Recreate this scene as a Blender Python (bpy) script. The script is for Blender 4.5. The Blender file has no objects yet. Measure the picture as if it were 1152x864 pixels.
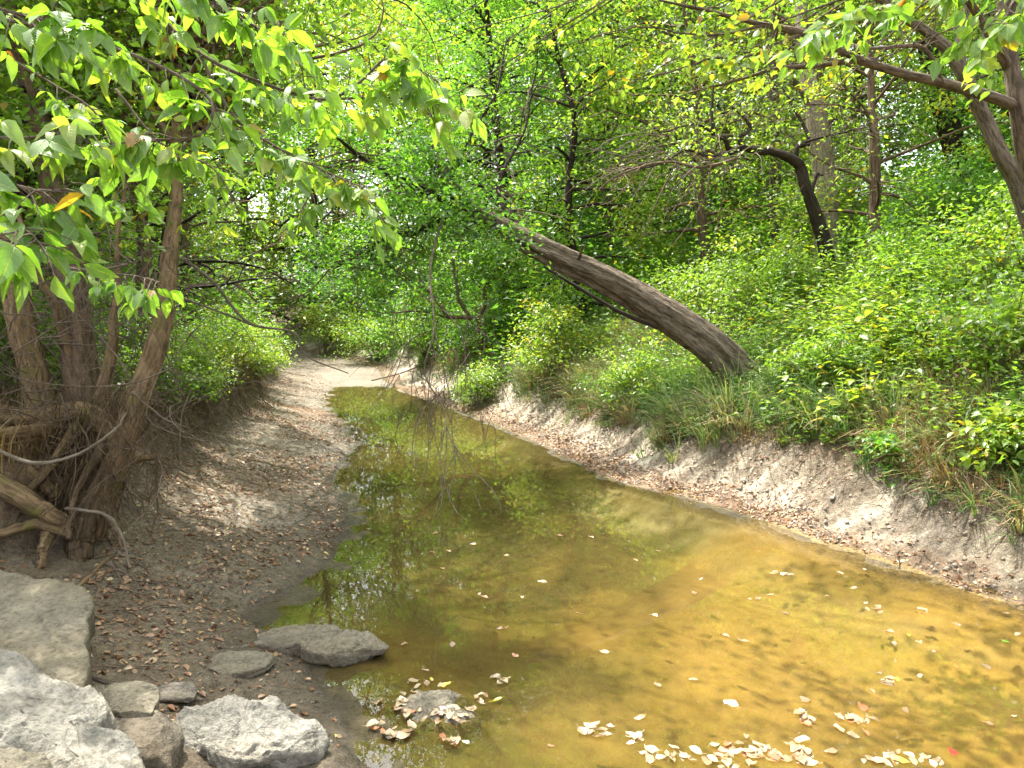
import bpy, math
import numpy as np
from mathutils import Vector

# ------------------------------------------------------------------ camera, sky, sun, exposure
S = bpy.context.scene
COL = S.collection
FPX, CAMZ, HOR = 800.0, 2.2, 340.0            # focal length in photo pixels, eye height over the water, horizon row
PITCH = math.atan((432 - HOR) / FPX)
cam_d = bpy.data.cameras.new("camera")
cam_d.sensor_width = 36.0
cam_d.lens = 36.0 * FPX / 1152.0
cam_d.clip_start, cam_d.clip_end = 0.05, 2000.0
cam = bpy.data.objects.new("camera", cam_d)
cam.location = (0, 0, CAMZ)
cam.rotation_euler = (math.pi / 2 - PITCH, 0, 0)
COL.objects.link(cam)
S.camera = cam

SUN = np.array([-0.28, 0.34, 0.90]); SUN = SUN / np.linalg.norm(SUN)   # towards the sun
world = bpy.data.worlds.new("World")
S.world = world
world.use_nodes = True
wn = world.node_tree
sky = wn.nodes.new("ShaderNodeTexSky")
sky.sky_type = 'NISHITA'
sky.sun_disc = False
sky.sun_elevation = math.asin(SUN[2])
sky.sun_rotation = math.atan2(SUN[0], SUN[1])
sky.dust_density = 5.0
sky.ozone_density = 0.4
sky.air_density = 1.0
wn.nodes["Background"].inputs["Strength"].default_value = 0.15
hz = wn.nodes.new("ShaderNodeHueSaturation")                 # a hazy, nearly white summer sky
hz.inputs["Saturation"].default_value = 0.38
wn.links.new(sky.outputs[0], hz.inputs["Color"])
wn.links.new(hz.outputs[0], wn.nodes["Background"].inputs["Color"])
sun_d = bpy.data.lights.new("sun", 'SUN')
sun_d.energy = 2.4
sun_d.angle = math.radians(0.5)
sun_d.color = (1.0, 0.95, 0.86)
sun = bpy.data.objects.new("sun", sun_d)
sun.rotation_euler = Vector(-SUN).to_track_quat('-Z', 'Y').to_euler()
sun.location = (-8, -4, 20)
COL.objects.link(sun)
S.view_settings.view_transform = 'Standard'
S.view_settings.look = 'None'
S.view_settings.gamma = 1.0
S.view_settings.use_curve_mapping = False
S.view_settings.exposure = 2.42
S.render.engine = 'CYCLES'
cy = S.cycles
cy.max_bounces = 14
cy.diffuse_bounces = 8
cy.glossy_bounces = 3
cy.transmission_bounces = 8
cy.transparent_max_bounces = 6
cy.use_adaptive_sampling = False
cy.sample_clamp_indirect = 6.0
cy.caustics_reflective = False
cy.caustics_refractive = False
try:
    cy.use_denoising = True
    cy.denoiser = 'OPENIMAGEDENOISE'
    cy.denoising_input_passes = 'RGB_ALBEDO_NORMAL'
    cy.denoising_prefilter = 'NONE'
except Exception:
    pass

# ------------------------------------------------------------------ pixel helpers (photo pixels 1152 x 864)
cp, sp_ = math.cos(PITCH), math.sin(PITCH)
def ray(px, py):
    a = (px - 576.0) / FPX; b = (432.0 - py) / FPX
    return np.array([a, cp + b * sp_, -sp_ + b * cp])
def P(px, py, d):
    return np.array([0, 0, CAMZ]) + ray(px, py) * d
def G(px, py, z=0.0):
    r = ray(px, py)
    return np.array([0, 0, CAMZ]) + r * ((z - CAMZ) / r[2])
def project(p):
    q = p - np.array([0, 0, CAMZ])
    d = q[:, 1] * cp - q[:, 2] * sp_
    u = q[:, 1] * sp_ + q[:, 2] * cp
    ds = np.where(np.abs(d) < 1e-4, 1e-4, d)
    return 576 + FPX * q[:, 0] / ds, 432 - FPX * u / ds, d

# ------------------------------------------------------------------ noise
_tabs = {}
def vnoise(x, y, seed=0):
    if seed not in _tabs:
        _tabs[seed] = np.random.RandomState(seed + 1000).rand(256, 256)
    t = _tabs[seed]
    xi = np.floor(x).astype(np.int64); yi = np.floor(y).astype(np.int64)
    fx = x - xi; fy = y - yi
    fx = fx * fx * (3 - 2 * fx); fy = fy * fy * (3 - 2 * fy)
    a = t[xi & 255, yi & 255]; b = t[(xi + 1) & 255, yi & 255]
    c = t[xi & 255, (yi + 1) & 255]; d = t[(xi + 1) & 255, (yi + 1) & 255]
    return (a * (1 - fx) + b * fx) * (1 - fy) + (c * (1 - fx) + d * fx) * fy - 0.5
def fbm(x, y, seed=0, octs=4, gain=0.5):
    s = 0; a = 1.0; f = 1.0
    for k in range(octs):
        s = s + a * vnoise(x * f + 17.3 * k, y * f - 9.1 * k, seed + k); a *= gain; f *= 2.03
    return s
def sstep(a, b, x):
    t = np.clip((x - a) / (b - a), 0, 1)
    return t * t * (3 - 2 * t)
def in_poly(x, y, poly):
    inside = np.zeros(x.shape, bool)
    n = len(poly)
    for i in range(n):
        x1, y1 = poly[i]; x2, y2 = poly[(i + 1) % n]
        if y1 == y2: continue
        c = ((y1 > y) != (y2 > y)) & (x < (x2 - x1) * (y - y1) / (y2 - y1) + x1)
        inside ^= c
    return inside

# ------------------------------------------------------------------ object helpers
def tag(o, label=None, cat=None, group=None, kind=None):
    if label: o["label"] = label
    if cat: o["category"] = cat
    if group: o["group"] = group
    if kind: o["kind"] = kind
    return o
def thing(name, label, cat, loc=(0, 0, 0), group=None):
    o = bpy.data.objects.new(name, None)
    COL.objects.link(o)
    o.empty_display_size = 0.1
    o.location = loc
    return tag(o, label, cat, group)
def make_mesh(name, verts, faces, attrs=None, smooth=False):
    """verts (N,3); faces: list of int arrays (M,k)."""
    me = bpy.data.meshes.new(name)
    verts = np.ascontiguousarray(verts, dtype=np.float32)
    me.vertices.add(len(verts))
    me.vertices.foreach_set("co", verts.ravel())
    faces = [np.asarray(f, dtype=np.int32) for f in faces if len(f)]
    nl = sum(f.size for f in faces); npoly = sum(len(f) for f in faces)
    me.loops.add(nl); me.polygons.add(npoly)
    me.loops.foreach_set("vertex_index", np.concatenate([f.ravel() for f in faces]).astype(np.int32))
    starts = []; o = 0
    for f in faces:
        k = f.shape[1]
        starts.append(o + np.arange(len(f), dtype=np.int32) * k); o += f.size
    me.polygons.foreach_set("loop_start", np.concatenate(starts).astype(np.int32))
    me.update(calc_edges=True)
    if smooth:
        me.polygons.foreach_set("use_smooth", np.ones(npoly, dtype=bool))
    for an, (dom, typ, arr) in (attrs or {}).items():
        at = me.attributes.new(an, typ, dom)
        key = {"FLOAT": "value", "FLOAT_VECTOR": "vector", "FLOAT_COLOR": "color"}[typ]
        at.data.foreach_set(key, np.ascontiguousarray(arr, dtype=np.float32).ravel())
    me.validate()
    return me
def link(name, me, mat, parent=None):
    o = bpy.data.objects.new(name, me)
    COL.objects.link(o)
    if mat is not None and not me.materials: me.materials.append(mat)
    if parent is not None: o.parent = parent
    return o
def copy_tree(root, loc, rz, sc, label, group=None):
    r = root.copy(); COL.objects.link(r)
    r.location = loc; r.rotation_euler = (0, 0, rz); r.scale = (sc, sc, sc)
    r["label"] = label
    if group: r["group"] = group
    for ch in root.children:
        c = ch.copy(); COL.objects.link(c); c.parent = r
    return r

# ------------------------------------------------------------------ tubes
def catmull(pts, n):
    pts = np.asarray(pts, float)
    if len(pts) < 2: return pts
    ext = np.vstack([2 * pts[0] - pts[1], pts, 2 * pts[-1] - pts[-2]])
    m = len(pts) - 1
    t = np.linspace(0, m, n); i = np.minimum(t.astype(int), m - 1); f = (t - i)[:, None]
    p0, p1, p2, p3 = ext[i], ext[i + 1], ext[i + 2], ext[i + 3]
    return 0.5 * ((2 * p1) + (-p0 + p2) * f + (2 * p0 - 5 * p1 + 4 * p2 - p3) * f ** 2 + (-p0 + 3 * p1 - 3 * p2 + p3) * f ** 3)
class Tubes:
    def __init__(self, seed=0):
        self.v, self.q, self.t, self.b = [], [], [], []
        self.n = 0; self.r = np.random.RandomState(seed)
    def add(self, pts, rad, sides=7, n=None, rough=0.0, wob=0.0, cap=True):
        pts = np.asarray(pts, float); rad = np.asarray(rad, float)
        if rad.ndim == 0: rad = np.full(len(pts), float(rad))
        if n is None: n = max(3, 3 * (len(pts) - 1) + 1)
        pr = catmull(np.hstack([pts, rad[:, None]]), n)
        p, r = pr[:, :3], np.maximum(pr[:, 3], 0.0008)
        if wob > 0:
            w = self.r.randn(n + 6, 3) * wob * 2.6; w = np.stack([np.convolve(w[:, q], np.ones(7) / 7, 'valid') for q in range(3)], -1); w[0] = 0
            p = p + w * np.minimum(1, np.linspace(0, 2, n))[:, None]
        tg = np.gradient(p, axis=0); tg /= (np.linalg.norm(tg, axis=1)[:, None] + 1e-9)
        up = np.array([0.13, 0.31, 0.94]); 
        if abs(tg[0] @ up) > 0.9: up = np.array([0.9, 0.2, 0.1])
        N = np.zeros((n, 3)); 
        a = up - tg[0] * (tg[0] @ up); N[0] = a / np.linalg.norm(a)
        for k in range(1, n):
            a = N[k - 1] - tg[k] * (tg[k] @ N[k - 1]); N[k] = a / (np.linalg.norm(a) + 1e-9)
        B = np.cross(tg, N)
        th = np.arange(sides) * 2 * math.pi / sides
        s = np.concatenate([[0], np.cumsum(np.linalg.norm(np.diff(p, axis=0), axis=1))]) + self.r.rand() * 30
        rr = np.repeat(r[:, None], sides, 1)
        if rough > 0:
            sd = self.r.randint(0, 200)
            tt, ss = np.meshgrid(th, s)
            rr = rr * (1 + rough * (1.2 * fbm(np.cos(tt) * 2.6 + 5 + ss * .35, ss * .6 + np.sin(tt) * 2.6, sd, 3) + 0.7 * np.abs(vnoise(np.cos(tt) * 4 + 9, np.sin(tt) * 4 + ss * .8, sd + 7))))
        V = p[:, None, :] + rr[:, :, None] * (np.cos(th)[None, :, None] * N[:, None, :] + np.sin(th)[None, :, None] * B[:, None, :])
        bark = np.stack([np.cos(th)[None, :] * r[:, None], np.sin(th)[None, :] * r[:, None], np.repeat(s[:, None], sides, 1)], -1)
        o = self.n
        i = np.arange(n - 1)[:, None] * sides; j = np.arange(sides)[None, :]; j2 = (j + 1) % sides
        q = np.stack([i + j, i + j2, i + sides + j2, i + sides + j], -1).reshape(-1, 4) + o
        self.q.append(q); self.v.append(V.reshape(-1, 3)); self.b.append(bark.reshape(-1, 3)); self.n += n * sides
        if cap:
            for ring, rev in ((0, True), (n - 1, False)):
                c = p[ring][None]; base = o + ring * sides
                self.v.append(c); self.b.append(bark[ring, :1]); ci = self.n; self.n += 1
                jj = np.arange(sides); tri = np.stack([base + jj, base + (jj + 1) % sides, np.full(sides, ci)], -1)
                if rev: tri = tri[:, ::-1]
                self.t.append(tri)
        return p
    def px(self, pts, sides=7, **k):
        """pts: (px, py, depth, radius)"""
        w = np.array([P(a, b, d) for a, b, d, r in pts])
        return self.add(w, np.array([q[3] for q in pts]), sides, **k)
    def build(self, name, mat, parent=None, loc=(0, 0, 0)):
        me = make_mesh(name, np.concatenate(self.v) - np.asarray(loc), [np.concatenate(self.q)] + ([np.concatenate(self.t)] if self.t else []),
                       {"bark": ("POINT", "FLOAT_VECTOR", np.concatenate(self.b))}, smooth=True)
        return link(name, me, mat, parent)

# ------------------------------------------------------------------ leaves
LEAF_FAR = (np.array([[0, 0, 0], [-.27, .42, .07], [0, 1, -.10], [.27, .42, .07]]), [np.array([[0, 2, 1], [0, 3, 2]])])
LEAF_SLIM = (np.array([[0, 0, 0], [-.15, .45, .05], [0, 1, -.14], [.15, .45, .05]]), [np.array([[0, 2, 1], [0, 3, 2]])])
def _near_leaf(w=0.36, droop=0.28, fold=0.28):
    ys = [0, .14, .36, .64, .86, 1.0]; xs = [0, .20 / .36 * w, w, w * .8, w * .34, 0]
    V = []; 
    for y, x in zip(ys, xs): V += [(-x, y, fold * x - droop * y * y), (0, y, -droop * y * y), (x, y, fold * x - droop * y * y)]
    F4 = []
    for k in range(5):
        a = 3 * k; F4 += [(a, a + 1, a + 4, a + 3), (a + 1, a + 2, a + 5, a + 4)]
    return (np.array(V, float), [np.array(F4)])
LEAF_NEAR = _near_leaf(.30, .34, .30)
LEAF_MID = (np.array([[0, 0, 0], [-.26, .25, .07], [-.26, .6, .02], [0, 1, -.22], [.26, .6, .02], [.26, .25, .07], [0, .4, -.02]]),
            [np.array([[0, 6, 1], [1, 6, 2], [2, 6, 3], [3, 6, 4], [4, 6, 5], [5, 6, 0]])])
def unit(a): return a / (np.linalg.norm(a, axis=-1, keepdims=True) + 1e-9)
class Leaves:
    def __init__(self, seed=0): self.p, self.a, self.n, self.s, self.v = [], [], [], [], []; self.r = np.random.RandomState(seed)
    def add(self, pos, axis, nrm, size, v):
        self.p.append(pos); self.a.append(axis); self.n.append(nrm); self.s.append(np.broadcast_to(size, (len(pos),)).astype(float)); self.v.append(np.broadcast_to(v, (len(pos),)).astype(float))
    def cloud(self, c, n, rad, flat, size, droop=0.35, v=0.5, vs=0.16, out=None):
        """n leaves round centre c"""
        r = self.r
        p = r.randn(n, 3) * np.array([rad, rad, rad * flat]) * 0.55
        az = r.rand(n) * 2 * math.pi
        a = np.stack([np.cos(az), np.sin(az), -droop + 0.45 * r.randn(n)], -1)
        a = unit(a + 0.8 * p / (rad + 1e-6) * np.array([1, 1, 0.3]))
        nn = np.array([0, 0, 1.0]) + r.randn(n, 3) * 0.5
        self.add(np.asarray(c) + p, a, nn, size * (0.65 + 0.7 * r.rand(n)), np.clip(v + vs * r.randn(n), 0, 1))
    def arrays(self):
        return (np.concatenate(self.p), np.concatenate(self.a), np.concatenate(self.n), np.concatenate(self.s), np.concatenate(self.v))
    def count(self): return sum(len(p) for p in self.p)
    def build(self, name, mat, parent=None, loc=(0, 0, 0), tmpl=LEAF_FAR, keep=None, smooth=False):
        p, a, n, s, v = self.arrays()
        if keep is not None:
            m = keep(p); p, a, n, s, v = p[m], a[m], n[m], s[m], v[m]
        if len(p) == 0: return None
        a = unit(a); b = unit(np.cross(a, n)); n = np.cross(b, a)
        T, FS = tmpl; k = len(T); N = len(p)
        wx, wz = np.ones(N), np.ones(N)
        if k > 12: wx, wz = self.r.uniform(.62, 1.18, N), self.r.uniform(.2, 1.7, N)      # no two leaves quite alike
        V = p[:, None] + s[:, None, None] * (T[None, :, 0, None] * b[:, None] * wx[:, None, None] + T[None, :, 1, None] * a[:, None] + T[None, :, 2, None] * n[:, None] * wz[:, None, None])
        off = (np.arange(N) * k)[:, None, None]
        faces = [(f[None] + off).reshape(-1, f.shape[1]) for f in FS]
        attrs = {"v": ("POINT", "FLOAT", np.repeat(v, k))}
        if len(T) > 12:
            attrs["lx"] = ("POINT", "FLOAT", np.tile(T[:, 0], N)); attrs["ly"] = ("POINT", "FLOAT", np.tile(T[:, 1], N))
        me = make_mesh(name, V.reshape(-1, 3) - np.asarray(loc), faces, attrs, smooth)
        return link(name, me, mat, parent)

# ------------------------------------------------------------------ materials
class NT:
    def __init__(self, name):
        self.m = bpy.data.materials.new(name); self.m.use_nodes = True
        self.t = self.m.node_tree; self.t.nodes.clear()
        self.out = self.t.nodes.new("ShaderNodeOutputMaterial")
    def n(self, typ, **k):
        x = self.t.nodes.new(typ)
        for a, b in k.items():
            if hasattr(x, a) and a not in ("inputs",): setattr(x, a, b)
        return x
    def l(self, a, b): self.t.links.new(a, b)
    def noise(self, vec, scale, detail=4, rough=0.55, dist=0.0):
        x = self.n("ShaderNodeTexNoise"); x.inputs["Scale"].default_value = scale; x.inputs["Detail"].default_value = detail
        x.inputs["Roughness"].default_value = rough; x.inputs["Distortion"].default_value = dist
        if vec is not None: self.l(vec, x.inputs["Vector"])
        return x.outputs["Fac"]
    def ramp(self, fac, stops, interp='LINEAR'):
        x = self.n("ShaderNodeValToRGB"); cr = x.color_ramp; cr.interpolation = interp
        while len(cr.elements) < len(stops): cr.elements.new(0.5)
        for e, (pos, c) in zip(cr.elements, stops):
            e.position = pos; e.color = (*c, 1) if len(c) == 3 else c
        self.l(fac, x.inputs["Fac"]); return x.outputs["Color"]
    def mix(self, fac, a, b, mode='MIX'):
        x = self.n("ShaderNodeMix"); x.data_type = 'RGBA'; x.blend_type = mode
        for s, val in ((x.inputs[0], fac), (x.inputs[6], a), (x.inputs[7], b)):
            if hasattr(val, "is_linked"): self.l(val, s)
            elif isinstance(val, (int, float)): s.default_value = val
            else: s.default_value = (*val, 1)
        return x.outputs[2]
    def math(self, op, a, b=0.5, clamp=False):
        x = self.n("ShaderNodeMath"); x.operation = op; x.use_clamp = clamp
        for s, val in ((x.inputs[0], a), (x.inputs[1], b)):
            if hasattr(val, "is_linked"): self.l(val, s)
            else: s.default_value = val
        return x.outputs[0]
    def attr(self, name, out="Fac"):
        x = self.n("ShaderNodeAttribute"); x.attribute_name = name; return x.outputs[out]
    def scale_vec(self, vec, s):
        x = self.n("ShaderNodeVectorMath"); x.operation = 'MULTIPLY'; self.l(vec, x.inputs[0]); x.inputs[1].default_value = s; return x.outputs[0]
    def bump(self, h, strength=0.5, dist=0.02):
        x = self.n("ShaderNodeBump"); x.inputs["Strength"].default_value = strength; x.inputs["Distance"].default_value = dist
        self.l(h, x.inputs["Height"]); return x.outputs["Normal"]
    def principled(self, col, rough=0.8, normal=None, spec=0.3):
        x = self.n("ShaderNodeBsdfPrincipled")
        if hasattr(col, "is_linked"): self.l(col, x.inputs["Base Color"])
        else: x.inputs["Base Color"].default_value = (*col, 1)
        if hasattr(rough, "is_linked"): self.l(rough, x.inputs["Roughness"])
        else: x.inputs["Roughness"].default_value = rough
        x.inputs["Specular IOR Level"].default_value = spec
        if normal is not None: self.l(normal, x.inputs["Normal"])
        return x.outputs["BSDF"]
    def done(self, sh): self.l(sh, self.out.inputs["Surface"]); return self.m

def leaf_mat(name, stops, trans=0.6, tint=(1.3, 1.45, 0.55), gloss=0.04, rough=0.42, veins=False):
    N = NT(name)
    c = N.ramp(N.attr("v"), stops)
    nrm = None
    if veins:
        lx, ly = N.attr("lx"), N.attr("ly"); ax = N.math('ABSOLUTE', lx, 0)
        side = N.math('SINE', N.math('MULTIPLY', N.math('SUBTRACT', ly, N.math('MULTIPLY', ax, .9)), 52.0), 0)
        rib = N.ramp(ax, [(.0, (1, 1, 1)), (.03, (0, 0, 0))]); sv = N.ramp(side, [(.80, (0, 0, 0)), (1.0, (1, 1, 1))])
        f = N.mix(1.0, rib, N.mix(.45, (0, 0, 0), sv), 'ADD')
        c = N.mix(N.math('MULTIPLY', f, .55), c, (.42, .46, .09))
        blot = N.ramp(N.noise(N.n("ShaderNodeTexCoord").outputs["Object"], 34, 3), [(.35, (.80, .84, .80)), (.65, (1.12, 1.08, 1.05))])
        c = N.mix(1.0, c, blot, 'MULTIPLY')
        nrm = N.bump(N.math('MULTIPLY', f, -1.0), .35, .004)
    d = N.n("ShaderNodeBsdfDiffuse"); N.l(c, d.inputs["Color"])
    t = N.n("ShaderNodeBsdfTranslucent"); N.l(N.mix(1.0, c, tint, 'MULTIPLY'), t.inputs["Color"])
    m = N.n("ShaderNodeMixShader"); m.inputs[0].default_value = trans; N.l(d.outputs[0], m.inputs[1]); N.l(t.outputs[0], m.inputs[2])
    g = N.n("ShaderNodeBsdfGlossy"); g.inputs["Roughness"].default_value = rough; g.inputs["Color"].default_value = (0.95, 1, 0.95, 1)
    if nrm is not None: N.l(nrm, g.inputs["Normal"]); N.l(nrm, d.inputs["Normal"])
    m2 = N.n("ShaderNodeMixShader"); m2.inputs[0].default_value = gloss; N.l(m.outputs[0], m2.inputs[1]); N.l(g.outputs[0], m2.inputs[2])
    return N.done(m2.outputs[0])
def bark_mat(name, dark, light, sc=14.0, lichen=None):
    N = NT(name)
    v = N.attr("bark", "Vector")
    n1 = N.noise(N.scale_vec(v, (sc * 2.6, sc * 2.6, sc * 0.5)), 1.0, 5, 0.65)
    n2 = N.noise(v, 3.0, 3)
    c = N.ramp(n1, [(0.38, dark), (0.60, light)])
    c = N.mix(N.math('MULTIPLY', n2, 0.7), c, tuple(0.55 * q for q in light))
    if lichen: 
        f = N.ramp(N.noise(v, 6.0, 4), [(0.55, (0, 0, 0)), (0.68, (1, 1, 1))])
        c = N.mix(f, c, lichen)
    return N.done(N.principled(c, 0.9, N.bump(n1, 1.0, 0.035), 0.15))

M = {}
M['leaf_mid'] = leaf_mat("green_leaf", [(0.0, (0.0717, 0.1372, 0.0230)), (0.45, (0.1462, 0.2571, 0.0374)), (0.8, (0.2413, 0.3372, 0.0490)), (0.97, (0.3522, 0.3658, 0.0432)), (1.0, (0.3600, 0.2548, 0.0260))])
M['leaf_deep'] = leaf_mat("deep_green_leaf", [(0.0, (0.0523, 0.1228, 0.0246)), (0.5, (0.1061, 0.2373, 0.0380)), (0.9, (0.1878, 0.3213, 0.0469)), (1.0, (0.3103, 0.3631, 0.0446))])
M['leaf_lime'] = leaf_mat("yellow_green_leaf", [(0.0, (0.0972, 0.1698, 0.0320)), (0.45, (0.1847, 0.2778, 0.0500)), (0.8, (0.2624, 0.3396, 0.0600)), (0.95, (0.3600, 0.3332, 0.0390)), (1.0, (0.3800, 0.2156, 0.0260))])
M['leaf_near'] = leaf_mat("near_leaf", [(0.0, (0.0810, 0.1813, 0.0300)), (0.45, (0.1620, 0.3038, 0.0440)), (0.8, (0.2430, 0.3724, 0.0600)), (0.93, (0.3240, 0.3724, 0.0700)), (0.97, (0.4200, 0.2744, 0.0260)), (1.0, (0.4200, 0.1078, 0.0390))], trans=0.6, gloss=0.05, rough=0.40, veins=True)
M['grass'] = leaf_mat("grass_blade", [(0.0, (0.0621, 0.1338, 0.0400)), (0.5, (0.1138, 0.2058, 0.0600)), (0.78, (0.1966, 0.2470, 0.0900)), (0.9, (0.3200, 0.2646, 0.1560)), (1.0, (0.3600, 0.2548, 0.1820))], trans=0.35, gloss=0.05)
M['straw'] = leaf_mat("dry_weed", [(0.0, (0.16, 0.09, 0.04)), (0.5, (0.30, 0.21, 0.10)), (1.0, (0.40, 0.33, 0.16))], .3, (1.1, .95, .6), .03)
M['litter'] = leaf_mat("dry_leaf", [(0.0, (0.10, 0.05, 0.025)), (0.35, (0.20, 0.095, 0.045)), (0.6, (0.29, 0.17, 0.09)), (0.85, (0.40, 0.29, 0.18)), (1.0, (0.46, 0.38, 0.12))], trans=0.2, tint=(1.1, 0.9, 0.6), gloss=0.04)
M['bark_grey'] = bark_mat("grey_bark", (0.028, 0.021, 0.015), (0.235, 0.185, 0.135))
M['bark_brown'] = bark_mat("brown_bark", (0.055, 0.037, 0.024), (0.23, 0.16, 0.105))
M['bark_dark'] = bark_mat("dark_bark", (0.018, 0.013, 0.010), (0.065, 0.048, 0.036))
M['bark_pale'] = bark_mat("pale_bark", (0.16, 0.12, 0.085), (0.40, 0.33, 0.25))
M['bark_moss'] = bark_mat("mossy_bark", (0.05, 0.034, 0.019), (0.27, 0.185, 0.10), lichen=(0.14, 0.12, 0.04))
M['wood_pale'] = bark_mat("weathered_wood", (0.11, 0.083, 0.056), (0.25, 0.205, 0.155), 20)
M['twig'] = bark_mat("twig_bark", (0.12, 0.09, 0.065), (0.27, 0.21, 0.16), 30)
M['root'] = bark_mat("root_bark", (0.05, 0.034, 0.02), (0.20, 0.14, 0.085), 24)
# ------------------------------------------------------------------ terrain
YL = np.array([-60, 0, 2, 3.0, 3.36, 3.9, 4.15, 4.45, 4.68, 4.9, 5.15, 5.9, 6.8, 8, 9.5, 11, 12, 13, 14.2, 15.3, 16.5, 17.5, 19.1, 22, 25, 28, 35, 60])
XL = np.array([1.5, 0.7, 0.0, -.5, -.76, -1.0, -1.2, -1.42, -1.85, -1.88, -1.68, -1.58, -1.62, -2.0, -2.25, -2.4, -2.75, -3.05, -3.7, -4.05, -4.3, -4.5, -4.9, -6.2, -8.0, -10.5, -16, -36])
YR = np.array([-60, 0, 3, 5.03, 5.87, 6.77, 7.6, 8.59, 9.8, 11, 12.57, 14.2, 16, 17.6, 19.1, 22, 25, 28, 35, 60])
XR = np.array([9, 7.0, 4.9, 3.62, 3.11, 2.57, 1.98, 1.33, .80, .33, -.25, -1.05, -1.92, -2.75, -3.4, -4.2, -5.6, -8, -13.5, -33])
YB = np.array([-60, 0, 2, 3.2, 4.4, 5.2, 6.5, 8.2, 10.5, 12.9, 14.5, 16, 19, 22, 25, 28, 35, 60])
XB = np.array([-3.6, -3.5, -3.5, -3.5, -3.3, -3.05, -3.3, -3.75, -4.2, -4.55, -5.0, -5.5, -6.3, -7.6, -9.6, -12.2, -17.5, -38])
YD = np.array([-60, 0, 4, 12, 15, 17, 18.6, 20, 24, 30, 60])
DD = np.array([.3, .3, .28, .30, .22, .10, -.01, -.08, -.16, -.3, -.6])
def edges(x, y):
    n = 0.16 * fbm(y * .8, y * 0 + 3.3, 5, 3) + 0.07 * fbm(x * 2.0, y * 2.6, 8, 4)
    return np.interp(y, YL, XL) + n, np.interp(y, YR, XR) + n * 1.2, np.interp(y, YB, XB) + 0.25 * fbm(y * 1.7, x * 0.3, 11, 3)
RO = np.array([0, .25, .5, .75, .95, 1.2, 1.5, 2.0, 4.5, 8, 20, 60, 300])
RZ = np.array([0, .04, .10, .22, .40, .60, .76, .98, 2.15, 3.1, 4.6, 7, 14])
def ground_parts(x, y):
    xl, xr, xb = edges(x, y)
    D = np.interp(y, YD, DD); bz = np.maximum(0, -D)
    t = np.clip((x - xl) / (xr - xl), 0, 1)
    zc = -np.maximum(D, 0.0) * sstep(0, 0.45, t) * sstep(0, 0.30, 1 - t) * (1 + 0.35 * fbm(x * .7, y * .7, 21, 2))
    offR = np.maximum(0, (x - xr) * 0.88)
    sc = 1.0 - 0.32 * sstep(7.0, 4.5, y)      # the bare bank is lower close by on the right
    ratio = np.interp(y, [0, 5, 6.5, 8.5, 30], [0.60, 0.62, 0.82, 1.0, 1.0])
    zr = np.interp(offR / ratio, RO, RZ)
    offL = np.maximum(0, xl - x); wb = np.maximum(0.4, xl - xb)
    ub = np.clip(offL / wb, 0, 1)
    zb = np.interp(y, [0, 4, 6, 12, 18, 25], [.55, .55, .50, .38, .22, .10])
    zl = zb * (0.75 * ub + 0.25 * ub ** 2) + .022 * sstep(0, .12, offL)
    step = np.maximum(0, xb - x)
    hb = np.interp(y, [0, 3.0, 4.2, 6, 20, 30], [.25, .3, .55, .62, .6, .5])
    zl = zl + hb * sstep(0, 0.34, step) * (1 + 0.25 * fbm(x * 1.5, y * 1.5, 31, 2)) + 0.10 * np.clip(step - .3, 0, 20) + 0.02 * np.clip(step - 20, 0, 400)
    z = bz + np.where(x > xr, zr, np.where(x < xl, zl, zc))
    return z, xl, xr, xb, offR, offL, step, ratio
def ground_h(x, y, detail=True):
    x = np.asarray(x, float); y = np.asarray(y, float)
    z, xl, xr, xb, offR, offL, step, ratio = ground_parts(x, y)
    inland = np.maximum(sstep(0.9, 2.5, offR), sstep(0.2, 1.0, step))
    z = z + inland * 0.16 * fbm(x * .6, y * .6, 41, 3)
    if detail:
        bare = sstep(.02, .25, offR) * (1 - sstep(1.1, 1.7, offR / ratio))
        sx = y * 0.88 - x * 0.45                       # along the creek
        gul = fbm(sx * 2.6 + 0.6 * fbm(x, y, 60, 2), offR * 0.7, 51, 4, 0.6)
        z = z + bare * (0.09 * gul - 0.05 * np.abs(vnoise(sx * 5.0 + offR, offR * 1.5, 57)) - .05 * np.abs(fbm(sx * 11 + 2 * offR, offR * 4, 56, 3, .6)) + .05 * fbm(x * 6, y * 6, 58, 4, .62))
        dry = sstep(.02, .55, offL) + sstep(0, .15, offR)
        z = z + dry * (0.028 * fbm(x * 2.7, y * 2.7, 61, 3) + 0.020 * fbm(x * 9, y * 9, 66, 3, .6) * sstep(30, 10, y))
        z = z + (1 - dry) * 0.02 * fbm(x * 4, y * 4, 71, 3)
    return z
def gz(x, y): return float(ground_h(np.array([x]), np.array([y]))[0])
def GP(px, py, it=40):
    """point on the ground under a photo pixel: march the ray"""
    r = ray(px, py); o = np.array([0, 0, CAMZ])
    t = np.linspace(1.5, 60, 3000); p = o + r * t[:, None]
    h = ground_h(p[:, 0], p[:, 1]); h = np.maximum(h, -0.0 if it == 0 else -9)
    below = np.nonzero(p[:, 2] < h)[0]
    return p[below[0]] if len(below) else p[-1]

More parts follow.
